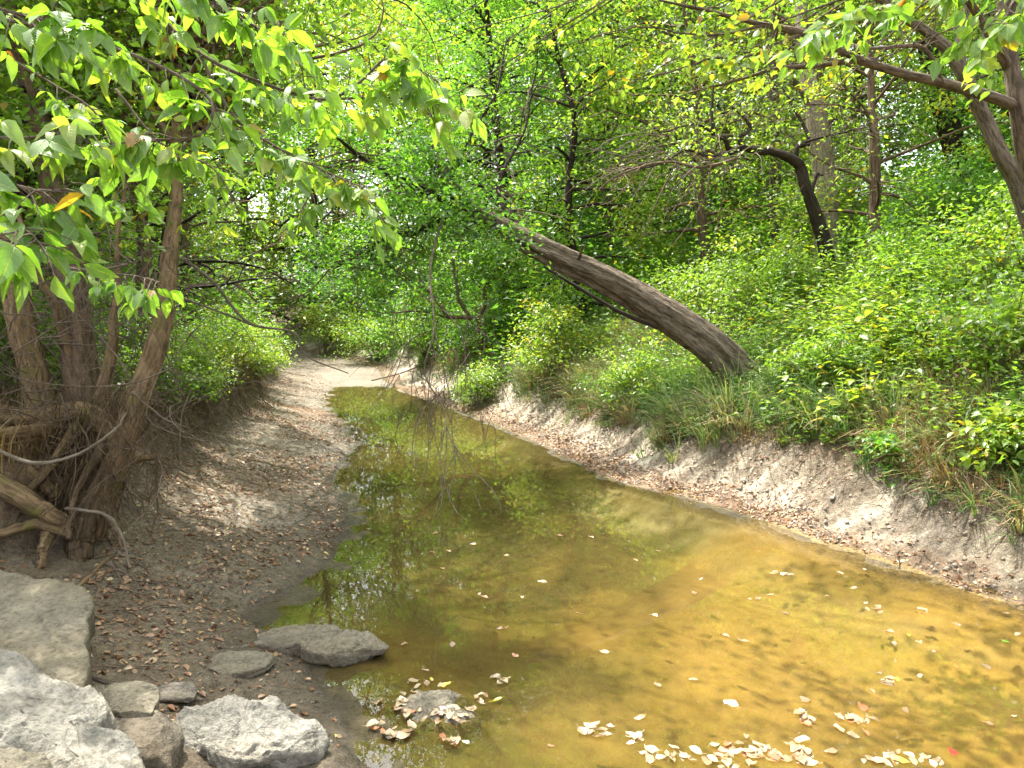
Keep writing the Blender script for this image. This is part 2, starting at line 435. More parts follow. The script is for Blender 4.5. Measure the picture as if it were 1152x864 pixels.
def axis_coords(lo, hi, d0, far, g):
    a = list(np.arange(lo, hi, d0)); s = d0; x = a[-1]
    up = []
    while x < far: s *= g; x += s; up.append(x)
    s = d0; x = lo; dn = []
    while x > -far: s *= g; x -= s; dn.append(x)
    return np.array(dn[::-1] + a + up)
gx = axis_coords(-5.2, 5.6, 0.032, 420, 1.06)
ys = [1.6]
while ys[-1] < 30: ys.append(ys[-1] + 0.022 + 0.0038 * (ys[-1] - 1.6))
s = 0.14
while ys[-1] < 420: s *= 1.09; ys.append(ys[-1] + s)
lo = [1.6]; s = 0.03
while lo[-1] > -60: s *= 1.25; lo.append(lo[-1] - s)
gy = np.array(lo[::-1][:-1] + ys)
X, Y = np.meshgrid(gx, gy)
x, y = X.ravel(), Y.ravel()
z, xl, xr, xb, offR, offL, step, ratio = ground_parts(x, y)
zz = ground_h(x, y)
# colours of the ground's materials (clay, mud, silt, soil), with shade painted into the creek bed
def C(*c): return np.array(c)[None]
def lerp(a, b, t): return a + (b - a) * t[:, None]
mud = lerp(C(.115, .09, .060), C(.205, .17, .12), np.clip(.5 + 1.3 * fbm(x * 1.6, y * 1.6, 81, 4), 0, 1))
drym = C(.30, .265, .21)
mud = lerp(mud, drym + 0 * mud, np.clip(sstep(.08, .45, fbm(x * .9 + 3, y * .9, 85, 3)) * .75 + sstep(8.5, 12.5, y) * .7, 0, 1))
farbed = lerp(C(.15, .125, .093), C(.225, .19, .145), np.clip(.5 + fbm(x * 1.2, y * 1.2, 88, 3), 0, 1))
mud = lerp(mud, farbed, sstep(13, 17, y))
leafy = sstep(.05, .4, fbm(x * .8, y * 1.1, 92, 3) + .12) * sstep(12, 13.5, y) * sstep(19, 17, y)
mud = lerp(mud, C(.24, .13, .07) + 0 * mud, leafy * .7)
wet = sstep(.32, .0, zz) * sstep(16, 12, y)
mud = mud * (1 - 0.42 * wet[:, None]) * (1 - .40 * sstep(.05, .0, zz) * sstep(16, 12, y))[:, None]
bed = lerp(C(.172, .122, .044), C(.275, .196, .080), np.clip(.5 + 1.1 * fbm(x * .9, y * .9, 95, 4), 0, 1))
bed = lerp(bed, C(.15, .11, .035) + 0 * bed, sstep(.1, .5, fbm(x * 1.1 + 8, y * 1.1, 97, 4)) * .7)
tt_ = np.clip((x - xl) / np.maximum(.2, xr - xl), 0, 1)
bed_shade = sstep(.95, .40, tt_ + .5 * fbm(x * 1.1, y * 1.1, 98, 4) + .35 * sstep(6.2, 4.4, y) - .75 * sstep(6.4, 7.8, y) + .35 * sstep(13, 16, y))  # shade on the left and far water, painted into the bed colour
bed = lerp(bed * 1.15, lerp(C(.036, .034, .012), C(.085, .076, .026), np.clip(.5 + 1.5 * fbm(x * 2.3, y * 2.3, 99, 4), 0, 1)), bed_shade * .95)
sx = y * .88 - x * .45
o_ = offR / ratio
clay = lerp(C(.30, .255, .19), C(.57, .51, .42), np.clip(.5 + 1.1 * fbm(sx * 1.3, o_ * .9, 101, 3), 0, 1))
strk = sstep(-.02, .30, fbm(sx * 4.5 + .8 * o_, o_ * 1.3 + .4 * sx, 103, 5, .7))
clay = lerp(clay, C(.11, .088, .066) + 0 * clay, strk * .72)
clay = lerp(clay, C(.15, .12, .085) + 0 * clay, sstep(.04, .3, fbm(sx * 10 + 3 * o_, o_ * 2.2 + 1.5 * sx, 105, 4, .7)) * .55)
foot = lerp(C(.17, .115, .075), C(.30, .23, .165), np.clip(.5 + 1.2 * fbm(sx * 2, o_ * 2, 107, 3), 0, 1))
right = lerp(foot, clay, sstep(.28, .62, o_ + .35 * fbm(sx * 1.2, o_, 109, 3)))
grey = sstep(7.2, 5.6, y)
right = lerp(right, right * C(.62, .62, .60), grey)
soil = lerp(C(.085, .06, .038), C(.19, .135, .085), np.clip(.5 + fbm(x * 1.4, y * 1.4, 111, 4), 0, 1))
right = lerp(right, soil, sstep(1.0, 1.5, o_ + .5 * fbm(sx * 1.4, o_, 113, 3)))
left = lerp(mud, soil, sstep(0.0, .22, step))
shore = lerp(bed, mud, sstep(-.05, .015, zz))
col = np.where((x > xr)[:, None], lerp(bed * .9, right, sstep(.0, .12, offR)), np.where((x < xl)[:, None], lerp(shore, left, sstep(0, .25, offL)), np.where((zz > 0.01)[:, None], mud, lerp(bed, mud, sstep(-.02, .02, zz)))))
nx, ny = len(gx), len(gy)
ii = (np.arange(ny - 1)[:, None] * nx + np.arange(nx - 1)[None]).ravel()
quads = np.stack([ii, ii + 1, ii + nx + 1, ii + nx], -1)
rough = np.where(x > xr, 1, np.where(zz < .16, .45 + 3 * np.clip(zz, 0, .16), 1)) 
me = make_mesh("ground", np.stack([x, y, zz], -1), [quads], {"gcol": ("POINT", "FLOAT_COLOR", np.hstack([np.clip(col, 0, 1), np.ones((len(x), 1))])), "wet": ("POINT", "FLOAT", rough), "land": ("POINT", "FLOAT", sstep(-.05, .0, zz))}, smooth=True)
N = NT("creek_soil")
tc = N.n("ShaderNodeTexCoord").outputs["Object"]
n1 = N.noise(tc, 26, 6, .68); n2 = N.noise(tc, 90, 4, .6); n3 = N.noise(tc, 7, 5, .6)
c = N.attr("gcol", "Color"); land = N.attr('land')
c = N.mix(land, c, N.ramp(n1, [(.30, (.50, .48, .46)), (.70, (1.42, 1.41, 1.39))]), 'MULTIPLY')
c = N.mix(land, c, N.ramp(n2, [(.33, (.72, .72, .71)), (.62, (1.14, 1.14, 1.14))]), 'MULTIPLY')
c = N.mix(1.0, c, N.ramp(n3, [(.33, (.80, .78, .75)), (.66, (1.14, 1.14, 1.14))]), 'MULTIPLY')
hgt = N.math('ADD', N.math('MULTIPLY', n1, .8), N.math('MULTIPLY', n2, .35))
rg = N.math('MULTIPLY', N.attr("wet"), .92)
M['ground'] = N.done(N.principled(c, rg, N.bump(N.math('MULTIPLY', hgt, land), .9, .04), .3))
ground = tag(link("ground", me, M['ground']), kind="structure")

# ------------------------------------------------------------------ water
wx = np.linspace(-6.5, 9, 160); wy = np.linspace(-6, 20.5, 240)
X, Y = np.meshgrid(wx, wy); x, y = X.ravel(), Y.ravel()
ii = (np.arange(239)[:, None] * 160 + np.arange(159)[None]).ravel()
q = np.stack([ii, ii + 1, ii + 161, ii + 160], -1)
ok = ((x > np.interp(y, YL, XL) - .9) & (x < np.interp(y, YR, XR) + .7))
q = q[ok[q].all(1)]
me = make_mesh("water", np.stack([x, y, 0 * x], -1), [q], smooth=True)
N = NT("creek_water")
tc = N.n("ShaderNodeTexCoord").outputs["Object"]
rip = N.math('ADD', N.noise(N.scale_vec(tc, (1.0, .55, 1)), 5.5, 3, .55), N.math('MULTIPLY', N.noise(tc, 26, 2), .10))
nrm = N.bump(rip, .022, .02)
tr = N.n("ShaderNodeBsdfTransparent"); tr.inputs["Color"].default_value = (.91, .85, .58, 1)
df = N.n("ShaderNodeBsdfDiffuse"); df.inputs["Color"].default_value = (.125, .094, .036, 1)
silt = N.math('MULTIPLY', N.noise(tc, .8, 4), .42)
mx = N.n("ShaderNodeMixShader"); N.l(silt, mx.inputs[0]); N.l(tr.outputs[0], mx.inputs[1]); N.l(df.outputs[0], mx.inputs[2])
gl = N.n("ShaderNodeBsdfGlossy"); gl.inputs["Roughness"].default_value = .004; N.l(nrm, gl.inputs["Normal"])
fr = N.n("ShaderNodeFresnel"); fr.inputs["IOR"].default_value = 1.6; N.l(nrm, fr.inputs["Normal"])
m2 = N.n("ShaderNodeMixShader"); N.l(fr.outputs[0], m2.inputs[0]); N.l(mx.outputs[0], m2.inputs[1]); N.l(gl.outputs[0], m2.inputs[2])
M['water'] = N.done(m2.outputs[0])
water = tag(link("water", me, M['water']), kind="structure")

# ------------------------------------------------------------------ which leaves stay: gaps for the sun and the open view along the creek
LIT_PX = [
    [(430, 640), (520, 592), (640, 575), (760, 590), (880, 640), (960, 690), (1010, 730), (960, 760), (830, 740), (790, 790), (900, 864), (430, 900), (560, 800), (650, 720), (560, 690), (470, 660)],
    [(470, 455), (560, 455), (640, 470), (720, 500), (700, 545), (600, 505), (520, 475)],
]
LIT_G = [[tuple(G(a, b, 0.0)[:2]) for a, b in poly] for poly in LIT_PX]
BANK = [tuple(G(a, b, .6)[:2]) for a, b in [(480, 425), (560, 420), (700, 455), (860, 470), (960, 520), (980, 590), (860, 560), (720, 500), (600, 470), (500, 450)]]
BEACH = [[tuple(G(a, b, .3)[:2]) for a, b in pl] for pl in ([(290, 425), (400, 400), (470, 400), (430, 440), (360, 450), (390, 490), (300, 470)], [(150, 560), (240, 540), (300, 560), (270, 610), (160, 600)], [(0, 690), (60, 680), (70, 740), (0, 800)], [(180, 800), (360, 790), (370, 850), (180, 850)])]
BUSHES = [[(-5.6, 10.2), (-4.0, 10.2), (-4.2, 12.6), (-4.7, 15.0), (-5.2, 17), (-6.6, 17), (-6.4, 13)], [(-4.6, 7.4), (-3.6, 7.6), (-3.7, 9), (-4.8, 9)], [(-9, 25), (-3, 23), (-2, 26), (-8, 28.5)]]
WOODS = [[(1.5, 10.5), (8.5, 9), (9, 15), (2, 15.5)]]
SPRAYS = [[(-2.2, 1.7), (-.2, 1.9), (.1, 3.4), (-2.2, 3.4)]]
def lit_mask(p):
    out = np.zeros(len(p), bool)
    for zpl, polys in ((0.0, LIT_G), (.6, [BANK]), (.3, BEACH), (1.7, BUSHES), (2.9, SPRAYS), (1.8, WOODS)):
        t = (p[:, 2] - zpl) / SUN[2]; hi = p[:, 2] > zpl + .45
        qx = p[:, 0] - SUN[0] * t; qy = p[:, 1] - SUN[1] * t
        qx = qx + .35 * fbm(qx * 1.6, qy * 1.6, 131, 3); qy = qy + .35 * fbm(qx * 1.6 + 9, qy * 1.6, 137, 3)
        for poly in polys: out |= in_poly(qx, qy, poly) & hi & ((zpl != 1.8) | (fbm(qx * .9, qy * .9, 139, 3) > -.08))
    return out
OPEN = [(330, 392), (395, 400), (470, 398), (545, 425), (660, 445), (800, 455), (900, 490), (1010, 560), (1152, 600), (1400, 700), (1400, 1200), (-200, 1200), (-200, 640), (60, 640), (110, 560), (205, 500), (290, 440)]
def keep_leaf(p, near=True):
    r = np.random.RandomState(len(p) % 9973)
    lit = lit_mask(p) & (p[:, 2] > 1.7)
    px, py, d = project(p)
    vis = d > 0.2
    bad = vis & in_poly(px, py, OPEN)
    if near: bad |= vis & (d < 6.5) & (px > 120) & (px < 1240) & (py > -40) & (py < 900)
    return ~((lit & (r.rand(len(p)) < .93)) | bad)
# ------------------------------------------------------------------ rocks
def rock_mat(name, a, b, warm, wf=.5):
    N = NT(name)
    tc = N.n("ShaderNodeTexCoord").outputs["Object"]
    n1 = N.noise(tc, 5, 6, .62); n2 = N.noise(tc, 38, 5, .7); n3 = N.noise(tc, 2.2, 3)
    c = N.ramp(n1, [(.3, a), (.68, b)])
    c = N.mix(N.math('MULTIPLY', N.ramp(n3, [(.42, (0, 0, 0)), (.62, (1, 1, 1))]), wf), c, warm)
    c = N.mix(1.0, c, N.ramp(n2, [(.3, (.55, .55, .55)), (.55, (1.08, 1.08, 1.08))]), 'MULTIPLY')
    h = N.math('ADD', n1, N.math('MULTIPLY', n2, .6))
    return N.done(N.principled(c, .92, N.bump(h, 1.0, .05), .15))
M['rock_grey'] = rock_mat("grey_limestone", (.155, .145, .12), (.35, .335, .29), (.25, .22, .165))
M['rock_tan'] = rock_mat("tan_limestone", (.125, .11, .08), (.255, .23, .175), (.165, .135, .085))
M['rock_dark'] = rock_mat("wet_limestone", (.12, .105, .085), (.27, .245, .205), (.17, .135, .09))
M['rock_brown'] = rock_mat("brown_limestone", (.11, .095, .072), (.21, .18, .14), (.16, .12, .075))
def rock(label, outline, z, thick, mat, e=.45, tilt=(0, 0), amp=.03, seed=0, cat="rock", name="rock"):
    g0 = np.mean([G(a, b, z)[:2] for a, b in outline], 0); z = max(z, gz(*g0) + .045)
    pts = np.array([G(a, b, z)[:2] for a, b in outline]); c = pts.mean(0)
    d = pts - c; th = np.arctan2(d[:, 1], d[:, 0]); o = np.argsort(th); th, rr = th[o], np.hypot(d[o, 0], d[o, 1])
    nt, nf = 170, 90
    T = np.arange(nt) * 2 * math.pi / nt - math.pi
    R = np.interp(T, np.r_[th - 2 * math.pi, th, th + 2 * math.pi], np.r_[rr, rr, rr])
    ker = np.array([1, 2, 1.]) / 4; R = np.convolve(np.r_[R[-1:], R, R[:1]], ker, 'valid')
    ph = np.linspace(-math.pi / 2 + .02, math.pi / 2 - .02, nf)
    s = np.abs(np.cos(ph)) ** e; h = np.sign(np.sin(ph)) * np.abs(np.sin(ph)) ** e
    xx = (R[None] * np.cos(T)[None] * s[:, None]); yy = (R[None] * np.sin(T)[None] * s[:, None]); zz = np.repeat((h * thick * .5)[:, None], nt, 1)
    V = np.stack([xx, yy, zz], -1).reshape(-1, 3)
    ex = np.array([R.mean(), R.mean(), thick * .5]); rk = np.random.RandomState(310 + seed)
    nrm = unit(V / ex ** 2)
    V = V / ex
    for k in range(16):                                        # broken faces
        pn = unit(rk.randn(3)); sup = (V @ pn).max(); lim = sup * rk.uniform(.80, .95)
        V = V - np.maximum(0, V @ pn - lim)[:, None] * pn * .93
    V = V * ex * np.array([1.13, 1.06, 1.0])
    sd = 300 + seed * 11
    a, b = V[:, 0] + .6 * V[:, 2], V[:, 1] - .8 * V[:, 2]
    lay = V[:, 2] * 26 + 2.5 * fbm(V[:, 0] * 3, V[:, 1] * 3, sd + 9, 2)
    disp = amp * (1.0 * fbm(a * 5.5, b * 5.5, sd, 6, .66) - .9 * np.abs(vnoise(a * 7, b * 7 + V[:, 2] * 9, sd + 5)) + .7 * np.round(3 * fbm(a * 3.6, b * 3.6, sd + 6, 3)) / 3 + .22 * np.abs(nrm[:, 2] < .6) * vnoise(lay, a * 2, sd + 8))
    V = V + nrm * disp[:, None]
    V[:, 2] += V[:, 0] * tilt[0] + V[:, 1] * tilt[1]
    i = np.arange(nf - 1)[:, None] * nt; j = np.arange(nt)[None]; j2 = (j + 1) % nt
    q = np.stack([i + j, i + j2, i + nt + j2, i + nt + j], -1).reshape(-1, 4)
    caps = [np.arange(nt)[None, ::-1], (np.arange(nt) + (nf - 1) * nt)[None]]
    me = make_mesh(name, V, [q] + caps, smooth=True)
    o = link(name, me, mat); o.location = (c[0], c[1], z - thick * .47)
    return tag(o, label, cat)
rock("big flat tan slab leaning into the left edge at the foot of the root tangle", [(-90, 650), (0, 657), (42, 666), (88, 694), (84, 712), (52, 768), (0, 758), (-90, 748)], .61, .20, M['rock_tan'], .16, (-.04, .16), .022, 1)
rock("pale grey boulder sloping right at the bottom left corner", [(-40, 756), (25, 756), (62, 776), (105, 806), (150, 836), (195, 872), (140, 895), (70, 868), (10, 826), (-40, 815)], .52, .34, M['rock_grey'], .32, (-.22, .06), .05, 2)
rock("pale stone block cut off by the bottom left corner of the photo", [(-60, 836), (28, 832), (60, 856), (50, 905), (-60, 915)], .62, .30, M['rock_tan'], .38, (-.1, 0), .03, 3)
rock("thin light stone strip poking out at the bottom edge beside the corner block", [(58, 864), (100, 852), (152, 866), (160, 900), (60, 900)], .60, .22, M['rock_grey'], .45, (0, 0), .03, 4)
rock("brown squared stone wedged between the sloping boulder and the big grey rock", [(98, 798), (140, 786), (180, 792), (186, 826), (183, 846), (140, 842), (105, 826)], .34, .30, M['rock_brown'], .28, (0, -.1), .025, 5)
rock("narrow flat stone lying under the grey stick behind the brown squared stone", [(76, 772), (110, 772), (168, 788), (164, 796), (120, 792), (84, 786)], .38, .10, M['rock_tan'], .4, (0, 0), .012, 6)
rock("big angular light grey rock on the mud at the bottom", [(186, 816), (204, 796), (250, 791), (292, 792), (345, 799), (370, 815), (352, 826), (305, 834), (236, 834), (196, 826)], .22, .22, M['rock_grey'], .36, (-.05, .05), .055, 7)
rock("long low dark-bottomed rock at the water's edge", [(290, 722), (300, 703), (332, 700), (386, 707), (428, 716), (431, 722), (400, 725), (340, 722), (300, 719)], .10, .13, M['rock_tan'], .36, (.0, -.05), .035, 8)
rock("small flat grey rock on the mud left of the long low rock", [(224, 746), (244, 735), (304, 731), (300, 742), (284, 749), (236, 750)], .10, .10, M['rock_tan'], .42, (0, -.05), .022, 9)
rock("tiny flat stone half sunk in the mud above the grey stick", [(172, 772), (190, 766), (217, 768), (215, 779), (188, 783)], .17, .07, M['rock_dark'], .5, (0, 0), .012, 10)
rock("rounded stone breaking the water surface inside a ring of leaves", [(452, 792), (476, 770), (512, 774), (540, 800), (530, 812), (495, 816), (466, 810)], .02, .16, M['rock_tan'], .7, (0, 0), .035, 11)

# ------------------------------------------------------------------ big named trees, built branch by branch
def twigs_from(T, path, n, length, r0, rs, droop=.0, side=None, sub=2, up=.25):
    """fine side twigs along a path (world points); returns twig end points"""
    ends = []
    pth = catmull(path, 40)
    for k in range(n):
        i = rs.randint(6, 39); p = pth[i]
        d = unit(rs.randn(3) * np.array([1, 1, .7]) + np.array([0, 0, up]) + .6 * unit(pth[i] - pth[max(0, i - 4)]))
        L = length * (.5 + rs.rand()); pts = [p]
        for s_ in range(3):
            d = unit(d + rs.randn(3) * .28 + np.array([0, 0, -droop])); pts.append(pts[-1] + d * L / 3)
        T.add(pts, [r0, r0 * .75, r0 * .5, r0 * .2], 4, 7, cap=False)
        ends += [pts[-1], pts[-2]]
        for q in range(sub):
            b = pts[1 + rs.randint(2)]; d2 = unit(d + rs.randn(3) * .7); e = b + d2 * L * .4
            T.add([b, (b + e) / 2 + rs.randn(3) * .02 * L, e], [r0 * .5, r0 * .35, r0 * .15], 3, 5, cap=False); ends.append(e)
    return ends
def W(pts): return np.array([P(a, b, d) for a, b, d, *_ in pts])
def crown(ends, name, mat, parent, loc, n, rad, flat, size, seed, v=.5, tmpl=LEAF_FAR, near=True, droop=.35):
    L = Leaves(seed); rs = np.random.RandomState(seed)
    for e in ends: L.cloud(e, max(3, int(n * (.5 + rs.rand()))), rad * (.7 + .6 * rs.rand()), flat, size, droop, np.clip(v + .18 * rs.randn(), .05, .9))
    return L.build(name, mat, parent, loc, tmpl, keep=lambda p: keep_leaf(p, near))

# leaning tree over the creek
r_ = np.random.RandomState(5)
base = P(845, 440, 9.6)
lt = thing("leaning_tree", "thick grey-barked tree leaning left over the creek from the right bank", "tree", tuple(base))
T = Tubes(1); lt_r = np.random.RandomState(19)
tp = [(852, 446, 9.65, .27), (835, 424, 9.6, .225), (800, 388, 9.6, .19), (745, 351, 9.7, .172), (685, 316, 9.8, .152), (625, 288, 9.9, .145), (575, 262, 10.1, .135), (528, 234, 10.3, .115), (505, 205, 10.5, .085), (490, 165, 10.8, .055), (482, 120, 11.2, .03)]
T.px(tp, 48, n=260, rough=.44)
w_ = W(tp)
for i, L_, rr_ in ((1, .45, .10), (1, .55, .09), (1, .4, .11), (1, .5, .08), (1, .35, .1)):       # root flare
    d_ = np.array([lt_r.uniform(-.7, .9), lt_r.uniform(-.8, .6), -.55]); s0 = w_[1] + (w_[0] - w_[1]) * .4
    T.add([s0, s0 + d_ * L_ * .5, s0 + d_ * L_ + [0, 0, -.15]], [.16, rr_, .03], 9, 12, rough=.25)
for f_, L_, rr_ in ((4.6, .30, .018), (3.2, .05, .05)):         # broken stubs
    i = int(f_); s0 = w_[i] + (w_[i + 1] - w_[i]) * (f_ - i); d_ = unit(np.array([.3 * lt_r.randn(), -.5, .8 + .3 * lt_r.randn()]))
    T.add([s0, s0 + d_ * (.12 + L_ * .5), s0 + d_ * (.14 + L_)], [rr_ * 1.6, rr_, rr_ * .7], 8, 8, rough=.25)
T.build("trunk", M['bark_grey'], lt, base)
T = Tubes(2)
lb = [[(535, 238, 10.3, .08), (480, 215, 10.2, .06), (440, 198, 10.2, .045), (400, 172, 10.2, .03), (370, 150, 10.0, .015)],
      [(520, 230, 10.3, .06), (470, 260, 10.0, .04), (430, 270, 9.8, .03), (380, 300, 9.6, .012)],
      [(600, 275, 10, .05), (560, 215, 10.6, .035), (590, 150, 11, .02), (600, 90, 11.3, .01)],
      [(505, 205, 10.5, .05), (530, 150, 10.8, .03), (560, 100, 11, .02), (570, 40, 11.3, .01)]]
ends = []
for b in lb:
    T.px(b, 7, n=26, wob=.015, rough=.1); ends += twigs_from(T, W(b), 16, .8, .010, r_, up=.2)
T.px([(740, 368, 9.55, .035), (700, 352, 9.5, .03), (665, 332, 9.5, .026), (632, 312, 9.6, .022), (612, 300, 9.7, .016)], 7, n=24, rough=.1)
ends += twigs_from(T, W(tp[5:]), 16, .8, .010, r_)
T.build("branch", M['bark_dark'], lt, base)
ends += [q + r_.randn(3) * .22 for q in catmull(W(tp[5:]), 26)] + [q + r_.randn(3) * .26 for q in catmull(W(tp[5:8]), 16)] + [q + np.array([0, -.25, 0]) + r_.randn(3) * .2 for q in catmull(W(tp[5:8]), 14)]
crown([e for e in ends if r_.rand() < .85], "crown", M['leaf_deep'], lt, base, 40, .34, .5, .085, 31, .5, LEAF_FAR, near=False)
T = Tubes(3)
lt_tw = np.random.RandomState(17)
T2 = Tubes(18)
for k in range(110):                                      # dead twigs hanging under the upper trunk
    b = lb[lt_tw.randint(3)]; w = catmull(W(b), 30); s0 = w[lt_tw.randint(4, 30)]; L_ = lt_tw.uniform(.5, 1.5); d_ = unit(np.array([lt_tw.randn(), .4 * lt_tw.randn(), -.1])); q = [s0]
    for s_ in range(6): d_ = unit(d_ + lt_tw.randn(3) * .22 + np.array([0, 0, -.13])); q.append(q[-1] + d_ * L_ / 6)
    T2.add(q, np.linspace(lt_tw.choice([.007, .011, .016]), .002, 7), 4, 14, cap=False)
T2.build("twig", M['twig'], lt, base)
hang = [(500, 240, 9.9, .02), (484, 300, 9.0, .017), (489, 370, 8.3, .012), (478, 420, 8.2, .010), (500, 470, 8.0, .008), (498, 545, 7.7, .005), (482, 590, 7.45, .003)]
T.px(hang, 5, n=30, wob=.008)
for b in ([(489, 372, 8.3), (505, 440, 8.1), (510, 500, 7.9), (528, 540, 7.8), (545, 580, 7.5)], [(500, 470, 8.0), (512, 520, 7.8), (505, 560, 7.6), (525, 600, 7.3)],
          [(489, 380, 8.3), (482, 440, 8.2), (482, 500, 8.0), (470, 560, 7.7)], [(510, 500, 7.9), (530, 525, 7.8), (556, 555, 7.6), (566, 578, 7.5)], [(500, 480, 8), (495, 520, 7.8), (497, 565, 7.6), (488, 585, 7.5)],
          [(484, 330, 8.8), (520, 380, 8.6), (524, 440, 8.4)], [(489, 370, 8.3), (460, 385, 8.6), (440, 430, 8.8), (425, 440, 9)], [(515, 505, 7.9), (500, 540, 7.7), (512, 575, 7.55)], [(498, 440, 8.1), (470, 470, 8.1), (462, 520, 7.9)]):
    T.px([(q[0], q[1], q[2], .0075 - .0012 * k) for k, q in enumerate(b)], 5, n=18, wob=.008)
for k in range(75):
    s0 = P(r_.uniform(440, 560), r_.uniform(330, 470), r_.uniform(7.8, 8.8)); L_ = r_.uniform(.4, 1.1); d_ = unit(np.array([.4 * r_.randn(), .3 * r_.randn(), -1.0])); q = [s0]
    for s_ in range(5): d_ = unit(d_ + r_.randn(3) * .2); q.append(q[-1] + d_ * L_ / 5 if q[-1][2] > .08 else q[-1] + np.array([.002, 0, .004]))
    T.add(q, np.linspace(.005, .0018, 6), 4, 10, cap=False)
T.build("hanging_branch", M['wood_pale'], lt, base)

# dark gnarled tree
base = P(935, 335, 11.2)
gt = thing("gnarled_tree", "dark crooked bare-limbed tree reaching left above the right bank", "tree", tuple(base))
T = Tubes(4)
T.px([(942, 400, 11.3, .12), (930, 290, 11.2, .10), (920, 250, 11.1, .095), (906, 210, 11, .085), (899, 188, 11, .08), (884, 176, 10.9, .066), (868, 170, 10.9, .056), (852, 172, 10.8, .054), (838, 167, 10.8, .048), (824, 171, 10.7, .044), (815, 155, 10.6, .035), (803, 152, 10.5, .03), (801, 120, 10.5, .02), (803, 95, 10.5, .012)], 12, n=60, rough=.22, wob=.012)
T.build("trunk", M['bark_dark'], gt, base)
T = Tubes(5); r_ = np.random.RandomState(8)
gb = [[(838, 168, 10.7, .035), (832, 155, 10.7, .03), (843, 145, 10.7, .026), (836, 132, 10.7, .02), (822, 118, 10.7, .012)],
      [(896, 185, 11, .05), (897, 165, 11, .04), (910, 160, 11.1, .03), (898, 130, 11.2, .025), (880, 100, 11.3, .018), (865, 92, 11.3, .01)],
      [(828, 170, 10.7, .035), (800, 178, 10.5, .03), (785, 195, 10.4, .02), (770, 215, 10.3, .01)],
      [(828, 170, 10.7, .03), (800, 176, 10.3, .024), (770, 170, 10, .02), (740, 185, 9.8, .012), (690, 190, 9.6, .006)],
      [(912, 230, 11, .03), (918, 200, 11.1, .022), (925, 195, 11.1, .016), (935, 192, 11.1, .008)],
      [(803, 150, 10.5, .02), (780, 140, 10.4, .015), (745, 150, 10.2, .008)],
      [(905, 160, 11, .024), (945, 150, 10.8, .018), (975, 142, 10.6, .008)]]
ge = []
for b in gb:
    T.px(b, 6, n=20, wob=.012, rough=.1)
T.build("branch", M['bark_dark'], gt, base)
T = Tubes(55)
for b in gb: ge += twigs_from(T, W(b), 22, .75, .006, r_, sub=3, droop=.12)
for k in range(46):                                       # long bare drooping twigs
    a0 = r_.uniform(700, 860); s0 = P(a0, r_.uniform(150, 190), r_.uniform(9.8, 10.8)); L_ = r_.uniform(.6, 1.5); d_ = unit(np.array([-.7 + .5 * r_.randn(), .4 * r_.randn(), .15])); q = [s0]
    for s_ in range(6): d_ = unit(d_ + r_.randn(3) * .16 + np.array([0, 0, -.24])); q.append(q[-1] + d_ * L_ / 6)
    T.add(q, np.linspace(.008, .002, 7), 4, 14, cap=False)
T.build("twig", M['twig'], gt, base)
crown([e for e in ge if r_.rand() < .35], "crown", M['leaf_lime'], gt, base, 12, .25, .5, .07, 32, .45, LEAF_FAR)

# pale broken trunk behind it
base = P(932, 345, 13.2)
pt = thing("pale_tree", "pale straight trunk standing just behind the dark crooked tree", "tree", tuple(base))
T = Tubes(6)
T.px([(936, 400, 13.2, .28), (930, 270, 13.2, .22), (928, 200, 13.2, .20), (916, 120, 13.2, .17), (905, 60, 13.3, .13), (900, -20, 13.4, .10), (905, -90, 13.5, .06)], 14, n=50, rough=.2)
T.build("trunk", M['bark_pale'], pt, base)
T = Tubes(7); r_ = np.random.RandomState(9); pe = []
for b in ([(912, 100, 13.2, .06), (950, 40, 13, .04), (1000, 0, 12.8, .02)], [(905, 50, 13.3, .06), (860, 0, 13.2, .04), (810, -40, 13, .02)], [(920, 150, 13.2, .05), (965, 110, 13, .03), (1010, 100, 12.6, .012)], [(902, 0, 13.3, .05), (930, -80, 13, .03), (960, -130, 13, .01)], [(918, 130, 13.2, .04), (880, 70, 12.8, .025), (840, 60, 12.4, .012)]):
    T.px(b, 6, n=20, wob=.02); pe += twigs_from(T, W(b), 14, 1.0, .010, r_)
T.build("branch", M['bark_brown'], pt, base)
crown(pe, "crown", M['leaf_lime'], pt, base, 20, .4, .5, .085, 33, .45)

